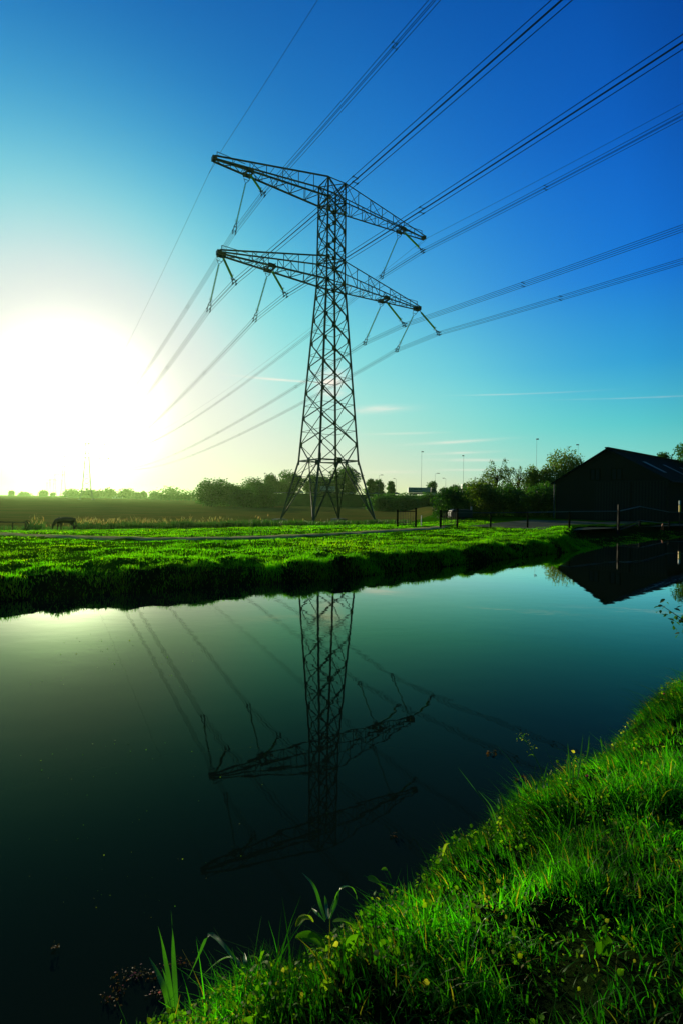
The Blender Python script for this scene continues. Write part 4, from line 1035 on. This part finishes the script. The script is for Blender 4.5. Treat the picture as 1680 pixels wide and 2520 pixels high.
def truck(label, px_r, px_l, Y, base_y, z, blue=True):
    a = at(px_l, base_y, Y); e = at(px_r, base_y, Y); Lk = (e - a).length
    r = thing('truck', label, 'truck', (a.x, Y, z), math.atan2(e.y - a.y, e.x - a.x), 'trucks on the raised road')
    bl = Lk * .78
    g = MB(); g.box((bl / 2, 0, 2.65), (bl, 2.5, 2.7)); g.build('trailer', M['white'], r)
    g = MB(); g.box((bl / 2, 0, 1.0), (bl * .96, 1.2, .35)); g.box((bl * .5, -1.2, .75), (bl * .5, .1, .55)); g.build('chassis', M['darkmetal'], r)
    g = MB(); g.box((bl / 2, -1.262, 1.62), (bl * .985, .02, .42)); g.build('stripe', M['ink'], r)
    # lettering along the trailer, too small in the photo to make out
    g = MB(); x = bl * .12
    for i in range(14):
        w_ = .18 + .12 * ((i * 7) % 3)
        if i not in (2, 9): g.box((x + w_ / 2, -1.262, 3.12), (w_, .02, .42)); g.box((x + w_ / 2, -1.262, 2.88), (w_ * .4, .02, .3))
        x += w_ + .12
    for k_ in range(3): g.bar((bl * .72 + k_ * .5, -1.265, 2.5), (bl * .76 + k_ * .5, -1.265, 3.7), .18, .02); g.bar((bl * .78 + k_ * .5, -1.265, 2.5), (bl * .74 + k_ * .5, -1.265, 3.6), .15, .02)
    g.build('lettering', M['ink'], r)
    c = MB(); cl_ = Lk - bl - .5
    c.prism([(bl + .5, .7), (bl + .5, 3.5), (bl + .5 + cl_ * .75, 3.6), (bl + .5 + cl_ * .97, 2.2), (bl + .5 + cl_, .7)], 2.4, axis=1, base=-1.2); c.build('cab', M['teal'], r)
    g = MB(); g.box((bl + .5 + cl_ * .55, -1.21, 2.4), (cl_ * .45, .04, .8)); g.build('window', M['glass'], r)
    g = MB(); g.prism([(bl + .5, 3.6), (bl + .5, 4.0), (bl + .5 + cl_ * .5, 3.66)], 2.2, axis=1, base=-1.1); g.build('spoiler', M['white'], r)
    for x in (bl * .12, bl * .24, bl * .36, bl + cl_ * .1, bl + .5 + cl_ * .7):
        for y in (-1.05, 1.05):
            w_ = MB(); lathe(w_, (x, y - .15, .5), (x, y + .15, .5), [(0, .02), (0, .5), (.3, .5), (.3, .02)], 14); w_.build('wheel', M['rubber'], r)
truck('white articulated truck with dark lettering and teal cab on the raised road', 1073, 1003, RD - 3, 1217, ZR + .05)
truck('second white truck half hidden behind the bushes, further right on the road', 1196, 1135, 226, 1209, 5.9)
truck('pale box truck seen through the pylon between the two right legs', 834, 788, RD - 2, 1217.5, ZR + .05)
def car(label, px, wpx, Y, z, matn):
    p = at(px, 1217, Y); Lc = wpx / F * Y; r = thing('car', label, 'car', (p.x, Y, z), math.atan2(-5, 80), 'cars on the raised road'); k_ = Lc / 4.4
    g = MB(); g.prism([(-2.2 * k_, .3), (-2.2 * k_, .85), (-1.6 * k_, .95), (-.95 * k_, 1.42), (.75 * k_, 1.42), (1.4 * k_, .95), (2.2 * k_, .75), (2.2 * k_, .3)], 1.7, axis=1, base=-.85); g.build('body', M[matn], r)
    g = MB(); g.prism([(-1.45 * k_, .97), (-.9 * k_, 1.36), (.7 * k_, 1.36), (1.25 * k_, .97)], 1.74, axis=1, base=-.87); g.build('window', M['glass'], r)
    for x in (-1.35, 1.35):
        for y in (-.8, .8):
            w_ = MB(); lathe(w_, (x * k_, y - .1, .32), (x * k_, y + .1, .32), [(0, .02), (0, .32), (.2, .32), (.2, .02)], 12); w_.build('wheel', M['rubber'], r)
M['carblue'] = simple('car_paint', (.08, .20, .21), (.10, .24, .25), 2, .3)
car('pale van on the raised road behind the left pylon leg', 741, 15, RD - 2, ZR, 'white')
car('teal car on the raised road, right of the pylon, first of the row', 864, 14, RD - 2, ZR, 'carblue')
car('teal car on the raised road below the pointed trees', 925, 16, RD - 2, ZR, 'carblue')
car('dark car on the raised road between the pointed trees', 943, 14, RD - 2, ZR, 'teal')
car('dark car on the raised road close behind the truck', 975, 17, RD - 2, ZR, 'carblue')
def lamp(label, px, top, Y, base_y, arm=0.0, h_=.0, kind='tall'):
    p = at(px, top, Y); q = at(px, base_y, Y); r = thing('street_lamp', label, 'street lamp', (p.x, Y, q.z), 0, 'street lamps along the raised road'); H = p.z - q.z
    wd = max(.10, Y * .62 / F)
    g = MB(); g.tube([(0, 0, 0), (0, 0, H * .5), (0, 0, H)], [wd * .62, wd * .5, wd * .4], 7); g.build('pole', M['lampmetal'], r)
    w = arm / F * Y
    g = MB()
    if kind == 'arm': g.bar((0, 0, H), (w * .5, 0, H + .25), wd * .8); g.prism([(w * .4, -.25), (w, -.2), (w, .2), (w * .4, .25)], .28, 2, H + .15)
    else: g.prism([(-.2 * abs(w) / w, -.35), (w, -.3), (w, .3), (-.2 * abs(w) / w, .35)], .42, 2, H - .1)
    g.build('lamp_head', M['darkmetal'], r)
lamp('tall street lamp rising behind the white truck', 1037, 1112, RD + 8, 1203, 4.5)
lamp('tall street lamp left of the airy willow', 1140, 1122, 250, 1196, -3.5)
lamp('tallest street lamp, standing over the weeping trees', 1320, 1081, 215, 1170, 4.5)
lamp('tall street lamp just left of the barn ridge', 1422, 1095, 225, 1150, -4.5)
lamp('low street lamp with bent arm in front of the small tree by the truck', 1070, 1166, RD - 9, 1223, 11, kind='arm')
lamp('low street lamp with arm pointing left, right of the truck', 1096, 1178, RD + 30, 1210, -8, kind='arm')
lamp('low street lamp with arm beside the broad pointed tree', 932, 1170, RD - 6, 1221, 10, kind='arm')
lamp('low street lamp with arm pointing left past the small pointed tree', 974, 1179, RD + 40, 1212, -7, kind='arm')
lamp('faint street lamp above the bushy tree left of the pylon', 651, 1165, RD + 40, 1200, 3)
lamp('very faint street lamp above the dome-shaped trees', 558, 1178, RD + 60, 1200, 3)
# ------------------------------------------------------------------ barn
def barn():
    ap = at(1495, 1103, 48.5); base = .5; Hr = ap.z - base
    gd = Vector((.643, -.766, 0)); dd = Vector((.766, .643, 0))          # along the gable / along the ridge
    hwid = 5.15; le = at(1372, 1183, 48.5 + .766 * hwid); eave = le.z - base; Ln = 30
    r = thing('barn', 'large dark brick barn with gable end and corrugated roof right of the yard', 'barn', (ap.x, ap.y, base), math.atan2(gd.y, gd.x))
    # local: x along the gable to the right (towards the camera), y along the ridge away
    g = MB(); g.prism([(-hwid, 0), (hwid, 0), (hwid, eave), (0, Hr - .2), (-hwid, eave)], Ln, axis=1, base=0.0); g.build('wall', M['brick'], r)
    g = MB(); sl_ = (Hr - eave) / hwid
    for sg in (-1, 1):
        a = Vector((0, 0, Hr)); e = Vector((sg * (hwid + .35), 0, eave - .35 * sl_)); n_ = Vector((0, 0, .12))
        vs = [a + Vector((0, -.3, 0)), e + Vector((0, -.3, 0)), e + Vector((0, Ln + .3, 0)), a + Vector((0, Ln + .3, 0))]
        vs = [v - n_ for v in vs] + vs
        g.add(vs, [(0, 1, 2, 3), (7, 6, 5, 4), (0, 4, 5, 1), (1, 5, 6, 2), (2, 6, 7, 3), (3, 7, 4, 0)])
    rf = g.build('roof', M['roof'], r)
    g = MB(); g.bar((0, -.32, Hr + .04), (0, Ln + .3, Hr + .04), .32, .12); g.build('ridge_cap', M['darkmetal'], rf)
    for y0 in (2.6, 8.2, 13.5, 19):
        g = MB(); 
        xa, xe = hwid * .42, hwid * .78; za, ze = Hr - xa * sl_, Hr - xe * sl_
        vs = [Vector((xa, y0, za + .03)), Vector((xe, y0, ze + .03)), Vector((xe, y0 + .9, ze + .03)), Vector((xa, y0 + .9, za + .03))]
        vs = vs + [v + Vector((0, 0, .05)) for v in vs]
        g.add(vs, [(3, 2, 1, 0), (4, 5, 6, 7), (0, 1, 5, 4), (1, 2, 6, 5), (2, 3, 7, 6), (3, 0, 4, 7)]); g.build('skylight', M['pipe'], rf)
    for x in (-1.15, .85):
        f = MB(); z0 = Hr - 3.1
        for a, e in (((x - .45, -.04, z0), (x + .45, -.04, z0)), ((x - .45, -.04, z0 + 1.1), (x + .45, -.04, z0 + 1.1)), ((x - .45, -.04, z0), (x - .45, -.04, z0 + 1.1)), ((x + .45, -.04, z0), (x + .45, -.04, z0 + 1.1)), ((x, -.04, z0), (x, -.04, z0 + 1.1))): f.bar(a, e, .08)
        w = f.build('window', M['wood'], r)
        p_ = MB(); p_.box((x, -.012, z0 + .55), (.86, .02, 1.06)); p_.build('pane', M['glass'], w)
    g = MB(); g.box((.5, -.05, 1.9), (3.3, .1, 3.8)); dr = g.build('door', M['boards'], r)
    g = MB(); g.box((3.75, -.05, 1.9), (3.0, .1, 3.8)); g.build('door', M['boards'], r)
    g = MB(); g.bar((-1.3, -.13, 3.86), (5.3, -.13, 3.86), .1, .14); g.build('door_track', M['darkmetal'], r)
    g = MB(); g.tube([(-hwid - .12, -.1, eave - .15), (-hwid - .12, -.1, .05)], .06, 8); g.build('drainpipe', M['pipe'], r)
    g = MB(); g.tube([(hwid + .3, -.2, eave - .3), (hwid - .1, -.1, eave - .8), (hwid - .1, -.1, .05)], .05, 8); g.build('drainpipe', M['darkmetal'], r)
    for sg in (-1, 1):
        g = MB(); g.tube([(sg * (hwid + .38), -.25, eave - .28), (sg * (hwid + .38), Ln + .2, eave - .28)], .07, 8); g.build('gutter', M['darkmetal'], r)
barn()
# ------------------------------------------------------------------ yard fence, gates and small things
def gpx(x, y): return on_land(x, y)
def post_fence():
    r0_ = gpx(1124, 1299); r = thing('yard_fence', 'post and pipe-rail fence between the yard and the turf', 'fence', tuple(r0_))
    P_ = [gpx(1124, 1299), gpx(1206, 1299), gpx(1297, 1300), gpx(1400, 1301)]; P_.append(gpx(1519, 1302))
    tops = [at(x, y, p.y) for (x, y), p in zip(((1131, 1262), (1206, 1262), (1297, 1261), (1400, 1259), (1519, 1258)), P_)]
    for p_, t_ in zip(P_, tops):
        g = MB(); g.bar(p_ - r0_ - Vector((0, 0, .1)), Vector((p_.x, p_.y, t_.z)) - r0_, .09); g.build('post', M['wood'], r)
    g = MB(); g.tube([Vector((p_.x, p_.y, t_.z)) - r0_ for p_, t_ in zip(P_, tops)], .03, 6); g.build('rail', M['pipe'], r)
post_fence()
def gate(label, name, a, e, topa, tope, ptop, bars=10, sub=(M['wood'], M['darkmetal']), post_w=.13, group=None, dist=None):
    A = gpx(*a); E_ = gpx(*e) if dist is None else gpx(*e)
    r = thing(name, label, 'gate', tuple(A), 0, group)
    ta = at(a[0], topa, A.y).z - A.z; te = at(e[0], tope, E_.y).z - E_.z
    for q, h in ((A, ta), (E_, te)):
        g = MB(); g.bar(q - A - Vector((0, 0, .1)), q - A + Vector((0, 0, h)), post_w); g.box(q - A + Vector((0, 0, h + .03)), (post_w * 1.15, post_w * 1.15, .06)); g.build('post', sub[0], r)
    g = MB(); h = (at(a[0], ptop, A.y).z - A.z)
    V_ = E_ - A
    for z in (.18, h): g.bar(V_ * .03 + Vector((0, 0, z)), V_ * .97 + Vector((0, 0, z)), .06)
    for k_ in range(bars): q = V_ * (.04 + .92 * k_ / (bars - 1)); g.bar(q + Vector((0, 0, .18)), q + Vector((0, 0, h)), .025)
    g.build('gate_panel', sub[1], r)
gate('vertical-bar gate between two posts right of the pylon, the left one', 'bar_gate', (977, 1298), (1022, 1297), 1256, 1252, 1259, 11, group='bar gates across the path')
gate('vertical-bar gate in front of the dark bush, the right one', 'bar_gate', (1083, 1300), (1124, 1297.5), 1257, 1253, 1260, 9, group='bar gates across the path')
def small_post(label, px, base, top, w, matn, name='marker_post', Y=None):
    q = gpx(px, base); t_ = at(px, top, q.y); r = thing(name, label, 'post', tuple(q))
    g = MB(); g.bar((0, 0, -.1), (0, 0, t_.z - q.z), w); g.box((0, 0, t_.z - q.z + .02), (w * 1.1, w * 1.1, .05)); g.build('shaft', M[matn], r)
    g = MB(); g.box((0, -w * .52, (t_.z - q.z) * .8), (w * .7, .02, w * 1.4)); g.build('reflector', M['white'], r)
small_post('short pale marker post standing in the gap between the bar gates', 1036, 1296, 1270, .07, 'white')
def metal_gate():
    A = gpx(1521, 1303); E_ = gpx(1573, 1303); Z = gpx(1645, 1304); r = thing('farm_gate', 'dark tubular farm gate with low bottom rail before the barn doors', 'gate', tuple(A))
    for q, t_ in ((A, 1242), (E_, 1281), (Z, 1282)):
        g = MB(); h = at(1521 if q is A else 1573 if q is E_ else 1645, t_, q.y).z - q.z; g.bar(q - A - Vector((0, 0, .1)), q - A + Vector((0, 0, h)), .11); g.build('post', M['darkmetal'], r)
    g = MB(); h1 = at(1573, 1281, E_.y).z - E_.z
    for z in (.25, h1): g.bar(Vector((0, 0, z)), E_ - A + Vector((0, 0, z)), .06)
    for k_ in range(1, 6): q = (E_ - A) * (k_ / 6); g.bar(q + Vector((0, 0, .25)), q + Vector((0, 0, h1)), .02)
    g.build('gate_panel', M['darkmetal'], r)
    g = MB(); g.tube([Vector((0, 0, at(1521, 1258, A.y).z - A.z)), E_ - A + Vector((0, 0, at(1573, 1258.5, E_.y).z - A.z)), Z - A + Vector((0, 0, at(1645, 1261, Z.y).z - A.z)), Z - A + Vector((3, -.5, at(1690, 1262, Z.y).z - A.z))], .03, 6)
    g.tube([E_ - A + Vector((0, 0, h1)), Z - A + Vector((0, 0, h1 + .02)), Z - A + Vector((3, -.4, h1))], .03, 6); g.build('rail', M['pipe'], r)
metal_gate()
def cone():
    q = gpx(1628, 1297); r = thing('traffic_cone', 'small orange cone tilted on the yard before the barn', 'cone', tuple(q))
    g = MB(); g.box((0, 0, .02), (.26, .26, .04)); g.build('base', M['rubber'], r)
    g = MB(); g.tube([(0, 0, .04), (.04, 0, .3), (.07, 0, .55)], [.11, .07, .03], 10); g.build('body', M['orange'], r)
cone()
def beacon():
    q = gpx(1666, 1303); a, e, z2 = at(1672, 1261, q.y), at(1672, 1243, q.y), at(1672, 1232, q.y); r = thing('marker_post', 'bright yellow and white marker post at the right edge beside the barn', 'post', (a.x, q.y, q.z))
    h = lambda v: v.z - q.z
    g = MB(); g.tube([(0, 0, -.1), (0, 0, h(a))], .035, 8); g.build('shaft', M['darkmetal'], r)
    g = MB(); g.tube([(0, 0, h(a)), (0, 0, h(e))], .075, 10); g.build('sleeve', M['yellow'], r)
    g = MB(); g.tube([(0, 0, h(e) + .04), (0, 0, h(z2))], .075, 10); g.build('cap', M['white'], r)
    for dx in (-.9, -1.6):
        pass
beacon()
def trailer():
    q = gpx(1152, 1289); r = thing('covered_trailer', 'low dark teal covered trailer parked behind the gate', 'trailer', (q.x + 1.6, q.y + 9, q.z - .12))
    g = MB(); k_ = .9; 
    g.prism([(-1.0, .35), (-1.05, .75), (-.95, 1.0), (-.75, 1.12), (1.0, 1.12), (1.1, 1.0), (1.1, .35)], 1.5, axis=1, base=0); g.build('cover', M['teal'], r)
    g = MB(); g.box((0, .75, .36), (2.2, 1.3, .12)); g.bar((-1.1, .75, .4), (-2.0, .75, .4), .07); g.build('chassis', M['darkmetal'], r)
    for y in (-.1, 1.6):
        w_ = MB(); lathe(w_, (.1, y - .08, .2), (.1, y + .08, .2), [(0, .02), (0, .2), (.16, .2), (.16, .02)], 14); w_.build('wheel', M['rubber'], r)
    g = MB(); g.box((.95, -.03, 1.25), (.16, .06, .34)); g.build('reflector', M['white'], r)
trailer()
# wooden fence and the grazing horse on the left
def left_fence():
    q = on_land(67, 1304); Y = q.y; r = thing('wooden_fence', 'low wooden rail fence with thick end post at the left edge', 'fence', tuple(q)); k_ = Y / F
    g = MB(); g.bar((0, 0, -.2), (0, 0, 23 * k_), .36); g.build('post', M['wood'], r)
    for dx, h in ((-36, 18), (-76, 18)):
        g = MB(); g.bar((dx * k_, 0, -.2), (dx * k_, 0, h * k_), .10); g.build('post', M['wood'], r)
    for h in (18.5,):
        g = MB(); g.bar((0, -.1, h * k_), (-95 * k_, -.1, h * k_), .09, .15); g.build('rail', M['wood'], r)
left_fence()
def horse():
    q = on_land(160, 1305.5); Y = q.y; k_ = Y / F * 57 / 2.0     # built 2 m long, scaled to the photo
    r = thing('horse', 'dark horse grazing with its head down at the edge of the field', 'horse', tuple(q), R(180)); r.scale = (k_, k_, k_)
    # x forward; y sideways; heights in metres for a stocky pony
    J = {'hip': (-.55, 0, .98, .24, .27), 'mid': (-.1, 0, .93, .25, .29), 'chest': (.42, 0, .96, .23, .30), 'neck': (.72, 0, .92, .15, .19), 'neck2': (.92, 0, .66, .11, .14), 'poll': (1.05, 0, .44, .09, .11), 'face': (1.08, 0, .22, .065, .075), 'muzzle': (1.07, 0, .10, .05, .055),
         'rump': (-.80, 0, .95, .16, .2), 'tail': (-.92, 0, .80, .05, .05), 'tail2': (-.95, 0, .5, .05, .05), 'tail3': (-.93, 0, .28, .02, .02)}
    Ed = [('hip', 'mid'), ('mid', 'chest'), ('chest', 'neck'), ('neck', 'neck2'), ('neck2', 'poll'), ('poll', 'face'), ('face', 'muzzle'), ('hip', 'rump'), ('rump', 'tail'), ('tail', 'tail2'), ('tail2', 'tail3')]
    for sd, off in ((-1, .0), (1, .12)):
        y = .15 * sd; n = 'l' if sd < 0 else 'r'
        J[n + 'sh'] = (.42, y, .72, .13, .14); J[n + 'kn'] = (.44 + off, y, .38, .06, .06); J[n + 'ft'] = (.42 + off * 1.3, y, .10, .045, .045); J[n + 'ho'] = (.45 + off * 1.3, y, .02, .06, .06)
        Ed += [('chest', n + 'sh'), (n + 'sh', n + 'kn'), (n + 'kn', n + 'ft'), (n + 'ft', n + 'ho')]
        J[n + 'th'] = (-.58, y, .70, .15, .17); J[n + 'st'] = (-.50 - off, y, .56, .1, .1); J[n + 'hk'] = (-.74 - off, y, .38, .06, .06); J[n + 'cf'] = (-.70 - off, y, .12, .045, .045); J[n + 'hh'] = (-.67 - off, y, .02, .06, .06)
        Ed += [('hip', n + 'th'), (n + 'th', n + 'st'), (n + 'st', n + 'hk'), (n + 'hk', n + 'cf'), (n + 'cf', n + 'hh')]
        J[n + 'e1'] = (1.02, .05 * sd, .50, .03, .03); J[n + 'e2'] = (1.04, .07 * sd, .58, .012, .012); Ed += [('poll', n + 'e1'), (n + 'e1', n + 'e2')]
    ks = list(J); me = bpy.data.meshes.new('horse_body'); me.from_pydata([J[k][:3] for k in ks], [(ks.index(a), ks.index(c)) for a, c in Ed], []); me.update()
    tmp = bpy.data.objects.new('horse_body', me); COL.objects.link(tmp)
    md = tmp.modifiers.new('skin', 'SKIN'); sv = me.skin_vertices[0].data if me.skin_vertices else None
    if sv is None:
        bpy.context.view_layer.update(); sv = me.skin_vertices[0].data
    for i, k in enumerate(ks): sv[i].radius = J[k][3:5]; sv[i].use_root = (k == 'hip')
    tmp.modifiers.new('sub', 'SUBSURF').levels = 1; tmp.modifiers['sub'].render_levels = 1
    bpy.context.view_layer.update()
    m2 = bpy.data.meshes.new_from_object(tmp.evaluated_get(bpy.context.evaluated_depsgraph_get()))
    bpy.data.objects.remove(tmp)
    for p_ in m2.polygons: p_.use_smooth = True
    link('body', m2, M['horse'], r)
    g = MB()
    for i in range(26):
        t = i / 25; x = .5 + .5 * t; z = 1.18 - .62 * t ** 1.2; y = random.uniform(-.06, .06); g.bar((x, y, z), (x + random.uniform(-.05, .08), y * 2.5, z - .2), .03)
    g.build('mane', M['horse'], r)
horse()
# shrub whose twigs poke in at the right edge over the water
def edge_shrub():
    base = near(7.4, 1.62); z = .25; r = thing('shrub', 'dark leafy shrub poking in from the right edge over the water', 'shrub', (base[0], base[1], z))
    g = MB(); P_ = []
    for i in range(12):
        e = Vector((random.uniform(-.62, .5), random.uniform(-.4, .4), random.uniform(.2, 1.25))); m_ = e * .5 + Vector((0, 0, .12)); g.tube([(0, 0, -.1), tuple(m_), tuple(e)], [.012, .008, .003], 5)
        for k_ in range(26):
            t = random.uniform(.45, 1.05); P_.append(tuple((m_ * (1 - t) * 2 if t < .5 else m_.lerp(e, (t - .5) * 2)) + Vector((random.gauss(0, .05), random.gauss(0, .05), random.gauss(0, .05)))))
    me = g.mesh('stem', True); link('stem', me, M['bark'], r)
    V, Fc, C = leaves(np.array(P_), .05 + .04 * rng.random(len(P_)), .5, .9, tints(len(P_), .3, .05) * .8); link('foliage', np_mesh('foliage', V, Fc, C), M['tree'], r)
edge_shrub()

# ------------------------------------------------------------------ air
HAZE = .00011
if HAZE:
    m, k = mat('haze_air'); pv = k.n('ShaderNodeVolumePrincipled')
    pv.inputs['Color'].default_value = (.54, .97, .34, 1); pv.inputs['Density'].default_value = HAZE; pv.inputs['Anisotropy'].default_value = .72
    k.t.links.new(pv.outputs[0], k.n('ShaderNodeOutputMaterial').inputs['Volume'])
    g = MB(); g.box((0, 400, 23.6), (6400, 6400, 53)); tag(g.build('haze', m), kind='stuff')
